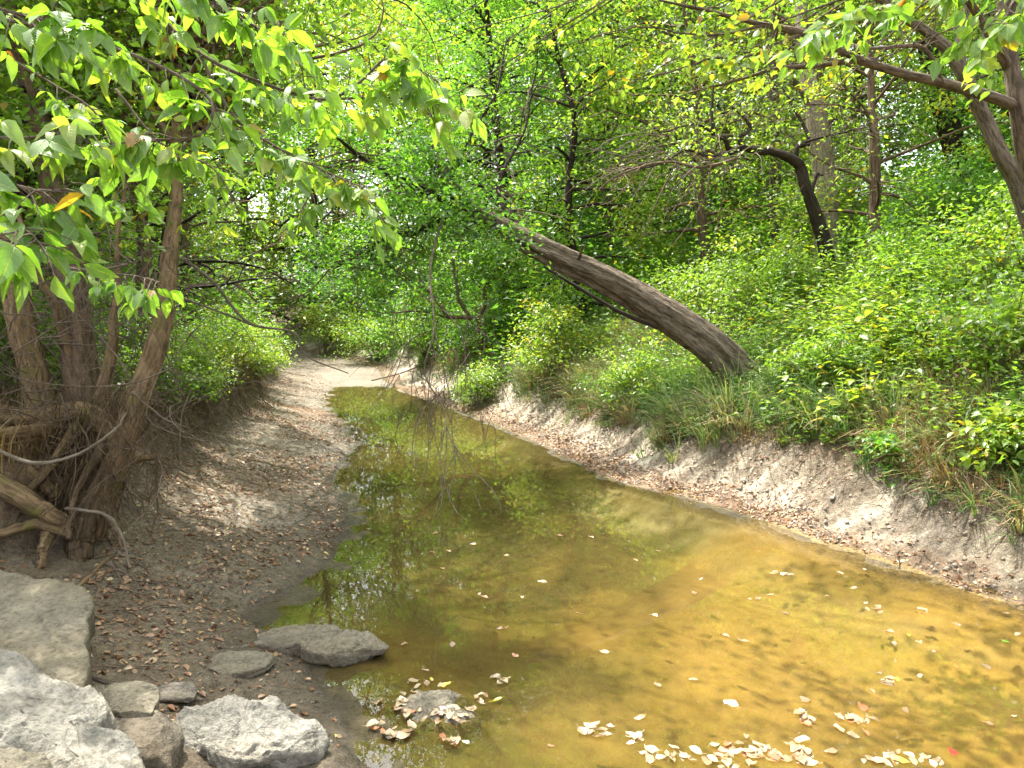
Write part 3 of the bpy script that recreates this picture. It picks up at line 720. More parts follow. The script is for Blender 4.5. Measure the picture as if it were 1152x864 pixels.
# right-hand tree with the long branch across the top right
base = P(1195, 430, 6.3); base[2] = gz(base[0], base[1]) - .1
rt = thing("right_bank_tree", "slim tree at the right edge with a long branch sweeping left across the top", "tree", tuple(base))
T = Tubes(8)
T.add(np.vstack([base, W([(1176, 260, 6.2), (1154, 180, 6.1), (1146, 125, 6.0), (1137, 70, 6.0), (1130, 20, 6.0), (1126, -60, 6.0), (1110, -200, 5.9)])]), [.10, .085, .075, .07, .058, .05, .04, .02], 14, 70, rough=.2)
T.build("trunk", M['bark_grey'], rt, base)
T = Tubes(9); r_ = np.random.RandomState(10); re_ = []
rb = [[(1146, 120, 6.0, .048), (1100, 104, 5.9, .042), (1050, 90, 5.8, .037), (1010, 80, 5.7, .033), (968, 64, 5.6, .029), (930, 50, 5.5, .026), (895, 36, 5.4, .026), (850, 25, 5.4, .020), (800, 12, 5.4, .015), (740, 2, 5.4, .008)],
      [(985, 68, 5.65, .026), (940, 70, 5.6, .022), (890, 75, 5.6, .017), (840, 88, 5.6, .012), (770, 105, 5.7, .006)],
      [(1060, 92, 5.8, .02), (1040, 55, 5.7, .018), (1000, 52, 5.6, .014), (950, 60, 5.5, .008)],
      [(1135, 75, 6.0, .045), (1095, 10, 5.7, .03), (1050, -40, 5.2, .02), (980, -60, 4.6, .01)],
      [(1128, 30, 6.0, .045), (1180, -60, 5.7, .03), (1200, -120, 5.2, .02)],
      [(900, 38, 5.4, .014), (850, 60, 5.4, .010), (790, 70, 5.5, .007), (720, 90, 5.6, .004)],
      [(860, 28, 5.4, .012), (800, 40, 5.4, .008), (720, 30, 5.4, .005), (650, 45, 5.4, .003)]]
for k, b in enumerate(rb):
    T.px(b, 8, n=34, wob=.008, rough=.1); e_ = twigs_from(T, W(b), 12, .42, .0045, r_, up=.05, sub=2)
    re_.append(e_)
T.build("branch", M['bark_grey'], rt, base)
L = Leaves(40)
for e in re_[5] + re_[6] + re_[0][14:] : 
    if r_.rand() < .55 and project(np.array([e]))[1][0] > 20: L.cloud(e, 5, .16, .6, .085, .7, .62, .2)
L.build("crown", M['leaf_lime'], rt, base, LEAF_MID)

# second right trunk, leaning left
base = P(1172, 300, 8.3)
sb = thing("slanting_tree", "grey-brown trunk slanting up left behind the long branch at the top right", "tree", tuple(base))
T = Tubes(11)
T.px([(1200, 400, 8.3, 0.104), (1150, 225, 8.2, 0.089), (1128, 178, 8.1, 0.081), (1108, 135, 8.1, 0.078), (1088, 92, 8.0, 0.070), (1068, 58, 8.0, 0.063), (1040, 34, 8.0, 0.048), (1000, 5, 8, 0.037), (960, -60, 8, 0.022)], 12, n=60, rough=.14)
T.px([(1082, 82, 8.0, 0.052), (1080, 40, 8.1, 0.044), (1090, -10, 8.1, 0.033), (1085, -90, 8.1, 0.015)], 9, n=24, rough=.12)
T.build("trunk", M['bark_grey'], sb, base)
T = Tubes(12); r_ = np.random.RandomState(12); e_ = []
for b in ([(1000, 5, 8, 0.030), (920, -30, 8.2, 0.022), (840, -50, 8.4, 0.011)], [(1090, -10, 8.1, 0.030), (1150, -60, 8.4, 0.022), (1220, -80, 8.6, 0.011)], [(1085, -60, 8.1, 0.030), (1040, -120, 8.2, 0.022), (1000, -170, 8.4, 0.011)]):
    T.px(b, 7, n=20, wob=.02); e_ += twigs_from(T, W(b), 16, .9, .009, r_)
T.build("branch", M['bark_grey'], sb, base)
crown(e_, "crown", M['leaf_mid'], sb, base, 24, .35, .5, .08, 35, .55)

# dark upright trunk far up the right slope
base = P(1090, 310, 14.5)
db = thing("dark_tree", "dark trunk far up the right slope seen through the forked branches", "tree", tuple(base))
T = Tubes(13)
T.px([(1094, 370, 14.5, .26), (1080, 200, 14.5, .21), (1055, 100, 14.5, .19), (1042, 40, 14.5, .17), (1035, -60, 14.5, .13), (1030, -200, 14.5, .05)], 12, n=40, rough=.18)
T.build("trunk", M['bark_dark'], db, base)
T = Tubes(14); e_ = []
for b in ([(1050, 70, 14.5, .08), (1110, 20, 14, .05), (1160, 0, 13.5, .02)], [(1042, 30, 14.5, .08), (985, -20, 14, .05), (940, -30, 13.5, .02)], [(1038, -30, 14.5, .07), (1090, -110, 14, .04), (1150, -140, 14, .02)], [(1060, 130, 14.5, .05), (1115, 120, 14, .03), (1150, 140, 13.5, .012)], [(1055, 110, 14.5, .05), (1010, 90, 14, .03), (980, 120, 13.5, .012)]):
    T.px(b, 7, n=20, wob=.02); e_ += twigs_from(T, W(b), 16, 1.1, .010, r_)
T.build("branch", M['bark_dark'], db, base)
crown(e_, "crown", M['leaf_deep'], db, base, 26, .45, .5, .095, 36, .6)

# little forked tree under the leaning trunk
base = P(542, 412, 16.4)
ft = thing("forked_tree", "small dark forked tree in the shade under the tip of the leaning trunk", "tree", tuple(base))
T = Tubes(15)
T.px([(541, 425, 16.4, 0.077), (541, 380, 16.4, 0.066), (540, 360, 16.4, 0.072)], 8, n=12, rough=.15)
T.build("trunk", M['bark_brown'], ft, base)
T = Tubes(16); r_ = np.random.RandomState(15); e_ = []
for b in ([(540, 359, 16.4, 0.055), (522, 357, 16.3, 0.050), (505, 356, 16.2, 0.044), (490, 338, 16.0, 0.040), (470, 318, 15.8, 0.033), (446, 298, 15.6, 0.029), (430, 275, 15.4, 0.022), (415, 250, 15.3, 0.013)],
          [(538, 358, 16.4, 0.050), (546, 342, 16.4, 0.044), (547, 322, 16.4, 0.037), (560, 304, 16.5, 0.024), (590, 285, 16.6, 0.013)],
          [(528, 356, 16.4, 0.044), (516, 335, 16.4, 0.039), (513, 310, 16.4, 0.028), (508, 280, 16.4, 0.011)],
          [(480, 328, 15.9, 0.033), (465, 300, 16.0, 0.026), (450, 270, 16.2, 0.011)],
          [(506, 358, 16.2, 0.033), (470, 350, 16.0, 0.026), (430, 352, 15.8, 0.018), (400, 345, 15.6, 0.007)],
          [(447, 296, 15.6, 0.028), (420, 300, 15.4, 0.022), (390, 310, 15.2, 0.013), (360, 318, 15.0, 0.006)]):
    T.px(b, 7, n=30, wob=.022, rough=.25); e_ += twigs_from(T, W(b), 16, .8, .008, r_, sub=3)
T.build("branch", M['bark_brown'], ft, base)
crown(e_, "crown", M['leaf_deep'], ft, base, 34, .42, .45, .085, 37, .6)

# multi-stemmed tree with bare roots on the left bank
base = P(95, 590, 5.15)
mt = thing("multi_stem_tree", "old multi-stemmed tree with bared roots on the left bank", "tree", tuple(base))
stems = [[(78, 500, 5.3, 0.118), (48, 462, 5.3, 0.088), (38, 420, 5.35, 0.084), (24, 360, 5.4, 0.080), (10, 300, 5.5, 0.076), (-10, 200, 5.5, 0.067), (-30, 60, 5.4, 0.050)],
         [(100, 520, 5.4, 0.143), (96, 460, 5.5, 0.126), (88, 390, 5.6, 0.113), (78, 320, 5.7, 0.105), (70, 250, 5.8, 0.092), (50, 160, 5.9, 0.084), (32, 90, 6.0, 0.071), (10, -20, 6, 0.050), (20, -150, 6, 0.025)],
         [(100, 600, 5.05, 0.109), (122, 540, 5.05, 0.088), (140, 490, 5.1, 0.084), (158, 440, 5.2, 0.080), (174, 390, 5.3, 0.076), (188, 320, 5.5, 0.063), (196, 240, 5.8, 0.050), (196, 160, 6, 0.042), (205, 60, 6.2, 0.025), (230, -60, 6.4, 0.013)],
         [(105, 470, 5.3, 0.059), (118, 430, 5.35, 0.042), (128, 380, 5.4, 0.034), (132, 330, 5.5, 0.025), (135, 250, 5.6, 0.017), (150, 180, 5.7, 0.008)],
         [(100, 440, 5.5, 0.050), (80, 400, 5.5, 0.038), (55, 330, 5.4, 0.029), (32, 280, 5.4, 0.021), (10, 200, 5.4, 0.010)]]
for k, b in enumerate(stems):
    T = Tubes(20 + k); T.px(b, 16, n=70, rough=.30, wob=.007); T.build("stem", M['bark_moss'] if k != 1 else M['bark_brown'], mt, base)
roots = [[(-60, 440, 5.0, .07), (0, 466, 5.05, .085), (50, 470, 5.1, .09), (90, 462, 5.1, .10), (120, 480, 5.1, .09), (138, 505, 5.05, .07)],
         [(-60, 500, 4.8, .05), (0, 488, 4.9, .055), (40, 484, 5.0, .06), (70, 476, 5.1, .06)],
         [(-10, 540, 4.75, .085), (25, 560, 4.7, .085), (55, 580, 4.75, .08), (80, 592, 4.85, .07)],
         [(20, 520, 4.95, .06), (45, 540, 4.95, .065), (62, 560, 4.95, .05)],
         [(118, 500, 5.0, .055), (90, 545, 4.9, .03), (80, 580, 4.8, .026), (76, 606, 4.7, .02)],
         [(74, 572, 4.75, .014), (100, 575, 4.7, .014), (124, 582, 4.65, .013), (138, 606, 4.6, .011), (146, 640, 4.5, .008)],
         [(98, 560, 5.0, .12), (92, 600, 4.95, .13), (86, 640, 4.85, .10)],
         [(60, 590, 4.8, .06), (50, 610, 4.7, .05), (46, 640, 4.6, .03)],
         [(110, 545, 5.05, .05), (150, 520, 5.2, .035), (182, 512, 5.3, .02)],
         [(112, 560, 5.0, .06), (128, 590, 4.95, .045), (140, 620, 4.85, .02)],
         [(80, 600, 4.8, .05), (40, 590, 4.7, .045), (0, 600, 4.6, .04), (-40, 610, 4.5, .03)],
         [(90, 470, 5.1, .05), (60, 520, 4.95, .04), (20, 560, 4.8, .03), (-20, 570, 4.7, .02)]]
for k, b in enumerate(roots):
    T = Tubes(40 + k); T.px([(q[0], q[1], q[2], q[3] * .72) for q in b], 14, n=60, rough=.26, wob=.004)
    T.build("root", M['wood_pale'] if k in (5,) else M['root'] if k in (6, 9, 4) else M['bark_moss'], mt, base)
T = Tubes(60); r_ = np.random.RandomState(61)
for k in range(620):
    px = r_.choice([r_.normal(100, 26), r_.uniform(-20, 180)]); py = r_.uniform(430, 560); d = r_.uniform(4.75, 5.25) 
    p = P(px, py, d); L_ = r_.uniform(.12, .55); pts = [p]; dr = unit(np.array([r_.randn() * .5, r_.randn() * .4, -1.0]))
    for s_ in range(4): dr = unit(dr + r_.randn(3) * .33 + np.array([0, 0, -.1])); pts.append(pts[-1] + dr * L_ / 4)
    r0 = r_.choice([.002, .003, .005, .008], p=[.4, .35, .18, .07])
    T.add(pts, np.linspace(r0, r0 * .3, 5), 4, 8, cap=False)
o = T.build("rootlets", M['root'], mt, base); o["kind"] = "stuff"
T = Tubes(64)
for k in range(420):                                     # dead vines and twigs caught among the stems
    p = P(r_.uniform(-30, 215), r_.uniform(270, 540), r_.uniform(4.85, 6.0)); L_ = r_.uniform(.3, 1.3); pts = [p]; dr = unit(r_.randn(3) * np.array([1, .6, .75]))
    for s_ in range(5): dr = unit(dr + r_.randn(3) * .30 + np.array([0, 0, -.06])); pts.append(pts[-1] + dr * L_ / 5)
    r0 = r_.choice([.0025, .004, .006, .010], p=[.4, .35, .2, .05])
    T.add(pts, np.linspace(r0, r0 * .3, 6), 4, 12, cap=False)
o = T.build("dead_vines", M['twig'], mt, base); o["kind"] = "stuff"
# its crown, most of it above the picture, with added shade clusters
T = Tubes(62); ce = []
for b in ([(205, 60, 6.2), (260, -40, 6.2), (340, -120, 6.3), (420, -160, 6.4)], [(205, 60, 6.2), (260, 20, 6.8), (340, -10, 7.6), (430, -30, 8.6), (520, -50, 9.6)], [(196, 160, 6), (260, 110, 6.8), (330, 60, 7.8), (410, 40, 9), (470, 10, 10)], [(-10, -20, 6), (100, -200, 7), (240, -260, 8), (380, -280, 9), (500, -260, 10)], [(20, -150, 6), (100, -330, 7), (200, -420, 8), (330, -440, 9)], [(20, -150, 6), (-20, -330, 6.5), (60, -520, 7), (180, -640, 7.4)], [(32, 90, 6), (-40, 20, 6), (-120, -40, 6)], [(10, -20, 6), (80, -120, 6), (180, -200, 6.2)], [(20, -150, 6), (-60, -260, 6), (-160, -300, 6)], [(20, -150, 6), (120, -300, 6.2), (200, -400, 6.4)], [(196, 160, 6), (150, 90, 6.2), (120, 20, 6.4)], [(-30, 60, 5.4), (-90, -60, 5.2), (-140, -200, 5)], [(70, 250, 5.8), (120, 190, 6.3), (150, 170, 6.8)], [(50, 160, 5.9), (110, 100, 6.5), (150, 60, 7)]):
    T.px([(q[0], q[1], q[2], .045 - .012 * k) for k, q in enumerate(b)], 7, n=22, wob=.02); ce += twigs_from(T, W(b), 16, .9, .008, r_)
shade = [G(a, b, 0) for a, b in ((400, 470), (440, 480), (430, 520), (400, 560), (480, 520), (500, 560), (440, 580), (400, 620), (470, 600), (520, 640), (400, 660), (450, 690), (520, 700), (580, 660), (600, 700), (560, 730), (420, 640), (560, 540), (620, 545), (250, 640), (300, 560), (320, 600), (280, 680), (230, 520), (340, 520))]
for g in shade:  # leaf clusters added sunward of these points to shade water and beach
    for k in range(3):
        zc = r_.uniform(4.6, 7.6); e = g + SUN / SUN[2] * zc + r_.randn(3) * .35
        s0 = P(196 + r_.randn() * 20, r_.uniform(0, 160), 6.1); m = s0 * .45 + e * .55 + np.array([0, 0, .4]) + r_.randn(3) * .3
        T.add([s0, m, e], [.018, .011, .004], 5, 12, wob=.03, cap=False); ce += [e, e + r_.randn(3) * .3, m * .3 + e * .7 + r_.randn(3) * .2]
T.build("branch", M['bark_brown'], mt, base)
crown(ce, "crown", M['leaf_mid'], mt, base, 44, .46, .55, .08, 63, .5, near=False)

# overhanging tree beyond the left edge: its sprays of big leaves fill the top left
base = np.array([-2.9, 2.1, gz(-2.9, 2.1) - .1])
ot = thing("overhanging_tree", "tree at the left edge whose sprays of large bright leaves hang across the top left", "tree", tuple(base))
T = Tubes(70)
T.add([base, base + [.05, .05, 1.2], base + [.15, .1, 2.6], base + [.25, .2, 4.2], base + [.5, .3, 6.0], base + [.7, .5, 8.0]], [.16, .14, .12, .10, .07, .03], 12, 40, rough=.2)
T.build("trunk", M['bark_brown'], ot, base)
r_ = np.random.RandomState(71)
T = Tubes(72); L = Leaves(73)
def spray(path, r0, n, size, v=.62, first=.15, pend=.75, pair=True):
    w = W(path); pp = catmull(w, 60); T.add(w, np.linspace(r0, r0 * .3, len(w)), 6, 4 * len(w))
    n = int(n * 1.4)
    for k in range(n):
        i = int(np.clip(first + (1 - first) * (k + r_.rand()) / n, 0, 1) * 59); p = pp[i]
        tg = unit(pp[min(59, i + 2)] - pp[max(0, i - 2)])
        side = unit(np.cross(tg, [0, 0, 1])) * (1 if k % 2 else -1)
        d = unit(side * .9 + tg * .5 + np.array([0, 0, -.05]) + r_.randn(3) * .3)
        pl = size * r_.uniform(.9, 1.7); e = p + d * pl + np.array([0, 0, -.25 * pl])
        T.add([p, (p + e) / 2 + [0, 0, .012], e], [.0026, .002, .0014], 4, 5, cap=False)
        nl = r_.choice([1, 3, 3, 5]); pv = r_.uniform(.25, 1.25)
        vv = np.clip(v + .16 * r_.randn(), 0, .93)
        for q in range(nl):
            b = e if q == 0 else p + (e - p) * (.95 - .3 * ((q - 1) // 2)) 
            ax = d if q == 0 else unit(d * .45 + np.cross(d, [0, 0, 1]) * (1 if q % 2 else -1))
            ax = unit(ax * .85 + np.array([0, 0, -pend * pv]) + r_.randn(3) * .30)
            sz = size * r_.uniform(.5, 1.2)
            v2 = np.clip(vv + .07 * r_.randn(), 0, .92)
            if r_.rand() < .012: v2 = r_.uniform(.95, 1)
            nn = unit(np.array([-.1, -.2, 1.0]) + r_.randn(3) * .55)
            L.add(b[None], ax[None], nn[None], sz, v2)
S_ = .092
spray([(-120, 40, 2.7), (-20, 20, 2.6), (80, 40, 2.6), (170, 70, 2.6), (235, 110, 2.6), (228, 150, 2.55), (175, 158, 2.5), (160, 162, 2.5)], .010, 34, S_)
spray([(60, -80, 2.8), (150, -10, 2.8), (225, 60, 2.8), (300, 95, 2.8), (365, 112, 2.8), (405, 92, 2.8), (432, 68, 2.8), (462, 72, 2.8), (492, 92, 2.8)], .010, 46, S_ * .95, .62)
spray([(365, 112, 2.8), (420, 110, 2.8), (470, 112, 2.8), (512, 124, 2.8)], .006, 18, S_ * .95, .68)
spray([(225, 62, 2.8), (262, 130, 2.8), (310, 165, 2.8), (360, 190, 2.8), (400, 210, 2.8), (425, 245, 2.8)], .007, 34, S_ * .9, .6)
spray([(-100, 160, 2.1), (-20, 155, 2.1), (30, 155, 2.1), (70, 148, 2.1), (98, 140, 2.1)], .006, 12, S_ * .95, .68, .3)
spray([(-80, 200, 2.0), (0, 205, 2.0), (40, 215, 2.0), (70, 215, 2.05)], .006, 16, S_, .5)
spray([(-80, 260, 1.9), (0, 255, 1.9), (30, 260, 1.9), (50, 280, 1.9)], .006, 12, S_, .5)
spray([(-60, 240, 2.6), (40, 290, 2.7), (100, 305, 2.7), (150, 310, 2.7), (180, 318, 2.7)], .006, 13, S_ * .85, .55, .4)
spray([(-100, -20, 2.3), (0, 10, 2.3), (60, 25, 2.3), (110, 40, 2.3)], .008, 26, S_ * 1.05, .45)
spray([(20, -90, 2.6), (120, -40, 2.6), (200, -10, 2.6), (260, 10, 2.6), (320, 25, 2.6)], .008, 34, S_, .5)
spray([(20, -90, 3.2), (150, -30, 3.2), (260, 15, 3.2), (330, 60, 3.2), (345, 110, 3.2)], .008, 30, S_, .55)
spray([(0, 60, 2.8), (60, 95, 2.9), (110, 130, 2.9), (140, 200, 2.9), (150, 230, 2.9)], .006, 16, S_ * .8, .5)
spray([(130, 100, 3.0), (180, 160, 3.0), (240, 190, 3.0), (270, 240, 3.0)], .006, 16, S_ * .8, .6)
spray([(330, 165, 3.0), (350, 210, 3.0), (330, 250, 3.0)], .005, 12, S_ * .75, .7)
T.build("branch", M['twig'], ot, base)
L.build("leaves", M['leaf_near'], ot, base, LEAF_NEAR, smooth=True)
T = Tubes(75); ce = []  # crown above the view, added to shade the foreground
for b in ([(-2.6, 2.3, 4.4), (-1.4, 2.0, 5.6), (.2, 1.6, 6.4), (2.0, 1.4, 6.8)], [(-2.5, 2.3, 5), (-1.5, 3.4, 6.2), (0, 4.4, 7.2), (1.2, 5.0, 7.6)], [(-2.4, 2.4, 6), (-3, 3.6, 7.2), (-3.6, 5, 8)], [(-2.4, 2.4, 6), (-3.6, 1, 7), (-4.6, 0, 7.5)], [(-2.3, 2.5, 7), (-1.6, 1.4, 8), (-.6, .2, 8.6)], [(-2.5, 2.3, 5), (-1.2, 1.2, 5.6), (.6, .4, 6), (2.2, .2, 6.2), (3.4, .6, 6.4)]):
    T.add(b, np.linspace(.035, .010, len(b)), 7, 22, wob=.03); ce += twigs_from(T, np.array(b, float), 18, 1.0, .009, r_)
T.build("limb", M['bark_brown'], ot, base)
crown(ce, "crown", M['leaf_near'], ot, base, 24, .5, .5, .11, 76, .5, near=True)

# big leaves hanging into the top right corner
base = np.array([3.2, 1.5, gz(3.2, 1.5) - .1]); base = np.array([5.6, 3.0, gz(5.6, 3.0) - .1])
ct = thing("corner_tree", "tree beyond the right edge with large pale green leaves dipping into the top right corner", "tree", tuple(base))
T = Tubes(80); L = Leaves(81); r_ = np.random.RandomState(82)
T.add([base, base + [-.1, 0, 1.6], base + [-.3, .1, 3.0], base + [-.2, .2, 5]], [.10, .09, .07, .03], 10, 24, rough=.2)
T.build("trunk", M['bark_brown'], ct, base)
T = Tubes(83); ce = []
for g in [G(a, b, 0) for a, b in ((1060, 800), (1120, 760), (1140, 830), (1000, 780), (1080, 850), (1180, 800), (1050, 700), (1100, 680), (980, 650), (930, 640), (1130, 640), (1000, 620), (880, 640), (1180, 720), (1100, 600), (1060, 560), (700, 650), (650, 600), (760, 690))]:  # unseen leaf clusters added towards the sun to shade these spots
    for k in range(2):
        zc = r_.uniform(4.2, 6.2); e = g + SUN / SUN[2] * zc + r_.randn(3) * .25
        s0 = base + np.array([-.2, .2, 4.4]) + r_.randn(3) * .15; m = s0 * .5 + e * .5 + np.array([0, 0, .5]) + r_.randn(3) * .25
        T.add([s0, m, e], [.02, .012, .004], 5, 12, wob=.02, cap=False); ce += [e, e + r_.randn(3) * .25]
Lc = Leaves(84)
for e in ce: Lc.cloud(e, 22, .36, .5, .10, .35, .5)
p_, d_ = Lc.arrays()[0], None
def keep_corner(p):
    px, py, d = project(p); return ~((d > .2) & (px > -40) & (px < 1190) & (py > -20) & (py < 900))
Lc.build("crown", M['leaf_near'], ct, base, LEAF_MID, keep=keep_corner)
T.add(np.vstack([base + [-.3, .1, 2.9], W([(1300, -120, 3.4), (1200, -70, 3.2)])]), [.03, .02, .012], 7, 16)
spray([(1200, -70, 3.2), (1120, -30, 3.1), (1040, -6, 3.1), (980, 12, 3.1), (940, 28, 3.1), (915, 42, 3.1)], .010, 34, S_ * .95, .6)
spray([(1200, -70, 3.2), (1150, -20, 3.1), (1120, 20, 3.0), (1098, 45, 3.0)], .007, 16, S_, .6)
spray([(1220, -60, 3.0), (1170, -10, 3.0), (1140, 10, 3.0)], .006, 12, S_, .55)
T.build("branch", M['twig'], ct, base)
L.build("leaves", M['leaf_near'], ct, base, LEAF_NEAR, smooth=True)
# ------------------------------------------------------------------ woodland trees
def grow_tree(seed, H, cr, clear, nl, sub, leaves, leaf, vmean, lean=(0, 0), r0=.13, loc=(0, 0, 0), keep=None, tmpl=LEAF_FAR, droop=.35):
    """returns (trunk Tubes, crown Leaves) in local coordinates"""
    r = np.random.RandomState(seed)
    T = Tubes(seed); L = Leaves(seed + 1)
    k = 7; hs = np.linspace(0, H * .93, k)
    tr = np.stack([lean[0] * (hs / H) ** 1.3 + np.cumsum(r.randn(k)) * .06 * np.arange(k) ** .5, lean[1] * (hs / H) ** 1.3 + np.cumsum(r.randn(k)) * .06 * np.arange(k) ** .5, hs], -1); tr[0] = 0
    T.add(tr, r0 * (1 - .85 * (hs / H) ** 1.1), 8, 26, rough=.14)
    for i in range(nl):
        f = clear + (1 - clear) * ((i + r.rand()) / nl)
        p = np.array([np.interp(f * H * .93, hs, tr[:, q]) for q in range(3)])
        az = i * 2.4 + r.randn() * .5
        prof = (math.sin(math.pi * min(1, (f - clear) / (1 - clear + 1e-6) * .80 + .17))) ** .7
        Ln = cr * (.55 + .5 * r.rand()) * max(.3, prof)
        d = np.array([math.cos(az), math.sin(az), .45 + .45 * f - .35 * (1 - f)])
        pts = [p]; dd = unit(d)
        for s_ in range(4):
            dd = unit(dd + r.randn(3) * .18 + np.array([0, 0, -.10])); pts.append(pts[-1] + dd * Ln / 4)
        pts = np.array(pts); rb = max(.012, r0 * .38 * (1 - .5 * f))
        T.add(pts, np.linspace(rb, rb * .25, 5), 5, 9, cap=False)
        fine = catmull(pts, 20)
        for q in range(sub):
            j = int(r.uniform(7, 20)); b = fine[min(j, 19)]
            e = b + unit(dd * .4 + r.randn(3) * np.array([1, 1, .55])) * cr * r.uniform(.16, .42)
            T.add([b, (b + e) / 2 + r.randn(3) * .04, e], [rb * .3, rb * .2, .004], 3, 4, cap=False)
            v = np.clip(vmean + .20 * r.randn(), .05, .88)
            L.cloud(e, max(4, int(leaves * r.uniform(.5, 1.5))), cr * r.uniform(.13, .24), .5, leaf, droop, v, .12)
    return T, L
BARKS = {'g': 'bark_grey', 'b': 'bark_brown', 'd': 'bark_dark', 'p': 'bark_pale', 't': 'twig'}
LEAVES = {'m': 'leaf_mid', 'd': 'leaf_deep', 'l': 'leaf_lime'}
def wood_tree(name, label, x, y, H, cr, clear, nl, sub, leaves, leaf, vm, lm, bk, seed, group=None, lean=(0, 0), r0=.13, cat="tree", near=True, droop=.35):
    loc = np.array([x, y, gz(x, y) - .05])
    t = thing(name, label, cat, tuple(loc), group)
    T, L = grow_tree(seed, H, cr, clear, nl, sub, leaves, leaf, vm, lean, r0, droop=droop)
    o = T.build("trunk", M[BARKS[bk]], t)
    L.build("crown", M[LEAVES[lm]], t, keep=lambda p: keep_leaf(p + loc, near))
    return t
WT = [  # label, x, y, height, crown radius, clear, limbs, sub, leaves, leaf size, v, leaf, bark, lean
    ("young tree with yellow-green leaves on the slope just right of the pale trunk", 5.9, 11.8, 5.5, 2.0, .18, 20, 7, 48, .085, .6, 'l', 'b', (-.5, -.2)),
    ("tall slim tree high on the right slope behind the slanting trunk", 9.8, 11.5, 9.0, 2.8, .25, 22, 7, 55, .10, .5, 'm', 'g', (-.6, 0)),
    ("bushy yellow-green tree rising behind the middle of the leaning trunk", 4.0, 14.6, 7.5, 2.7, .15, 26, 8, 55, .095, .66, 'l', 'b', (-.8, -.3)),
    ("sunny yellow-leaved tree above the dark crooked branches", 5.8, 16.0, 9.5, 3.0, .30, 24, 8, 58, .10, .62, 'l', 'g', (-1.0, -.6)),
    ("mid green tree behind the upper end of the leaning trunk", 1.6, 15.6, 7.5, 2.6, .12, 26, 8, 55, .095, .48, 'm', 'd', (-.8, 0)),
    ("broad deep green tree standing right above the creek bend", -0.2, 19.5, 11.5, 3.4, .10, 34, 8, 60, .11, .55, 'd', 'd', (-.8, -.4)),
    ("tall green tree with a high crown at top centre", 2.8, 20.5, 12, 3.4, .3, 28, 8, 60, .115, .55, 'm', 'b', (-.6, -.8)),
    ("leafy tree on the slope beyond the pale trunk", 8.0, 17.5, 9.0, 3.2, .15, 26, 8, 58, .11, .45, 'm', 'b', (-.6, 0)),
    ("dense deep green tree near the top of the right slope", 12.2, 15.5, 9.0, 3.2, .12, 26, 8, 58, .11, .5, 'd', 'd', (-.6, 0)),
    ("low dark green tree behind the roots of the left bank", -5.4, 7.2, 6.0, 2.0, .12, 22, 7, 55, .085, .4, 'm', 'd', (.3, .2)),
    ("feathery dark green tree behind the left bank stems", -7.0, 9.4, 7.0, 2.6, .10, 26, 8, 60, .085, .35, 'd', 'b', (.5, 0)),
    ("thin straight tree on the left bank right of the old stems", -4.85, 9.6, 6.5, 1.7, .35, 18, 6, 45, .08, .45, 'm', 'b', (.05, 0)),
    ("dark leafy tree overhanging the pale bed from the left bank", -6.3, 13.0, 6.5, 2.6, .10, 26, 8, 58, .09, .42, 'd', 'd', (.7, -.2)),
    ("taller mid green tree behind the left bank thicket", -8.8, 13.6, 9.5, 3.0, .2, 26, 8, 58, .10, .5, 'm', 'g', (.6, 0)),
    ("spreading tree where the left bank turns out of sight", -8.4, 18.0, 8.5, 3.2, .10, 28, 8, 58, .105, .5, 'm', 'b', (.9, -.3)),
    ("tall tree far back at the upper left", -12.0, 19.0, 12, 3.6, .2, 28, 8, 60, .115, .52, 'd', 'g', (.5, 0)),
    ("pale green tree closing the far end of the creek", -4.2, 28.0, 12.0, 3.8, .04, 34, 8, 58, .12, .7, 'l', 'b', (-.4, -.6)),
    ("rounded mid green tree left of the far creek end", -8.6, 31, 14, 4.4, .04, 36, 8, 58, .13, .72, 'l', 'd', (.2, -.4)),
    ("deep green tree right of the far creek end", -0.8, 26.5, 14, 4.2, .04, 36, 8, 58, .125, .55, 'd', 'd', (-.6, -.6)),
]
for k, w in enumerate(WT):
    lab, x, y, H, cr, clear, nl, sub, lv, ls, vm, lm, bk, lean = w
    wood_tree("woodland_tree", lab, x, y, H, cr, clear, nl, sub, int(lv * 1.5), ls, vm, lm, bk, 200 + 7 * k, "trees of the creek wood", lean, r0=.07 + .008 * H)
# trees further back: copies of four grown ones
proto = []
for k, (H, cr, lm, bk, vm) in enumerate([(11, 3.8, 'm', 'b', .5), (13, 4.0, 'd', 'd', .52), (10, 3.6, 'l', 'g', .5), (14, 4.2, 'm', 'd', .6)]):
    T, L = grow_tree(400 + 9 * k, H, cr, .08, 36, 9, 60, .15, vm, (0, 0), .2)
    t = thing("far_tree", "", "tree", (0, 0, 0), "trees far back in the wood")
    T.build("trunk", M[BARKS[bk]], t); L.build("crown", M[LEAVES[lm]], t)
    proto.append(t)
FT = [(-12, 33), (-6, 35), (0, 33), (5, 30), (10, 27), (15, 23), (17, 18), (4, 38), (12, 35), (-16, 27), (-18, 36), (-10, 41), (20, 29), (-2, 43), (-15, 21.5), (9, 44), (-22, 30), (17, 42), (24, 36), (-5, 50), (-16, 48), (5, 52), (-26, 44), (14, 12.2), (-11.5, 12.5), (-13, 9), (-9.5, 8.2), (-28, 34), (27, 26), (19, 13.5), (-12.5, 24.0), (-14, 30), (7, 23.5), (3, 24)]
FL = {0: "mid green tree in the wall of woodland", 1: "tall deep green tree in the wall of woodland", 2: "yellow-green tree in the wall of woodland", 3: "tall bright green tree in the wall of woodland"}
rs = np.random.RandomState(77)
used = set()
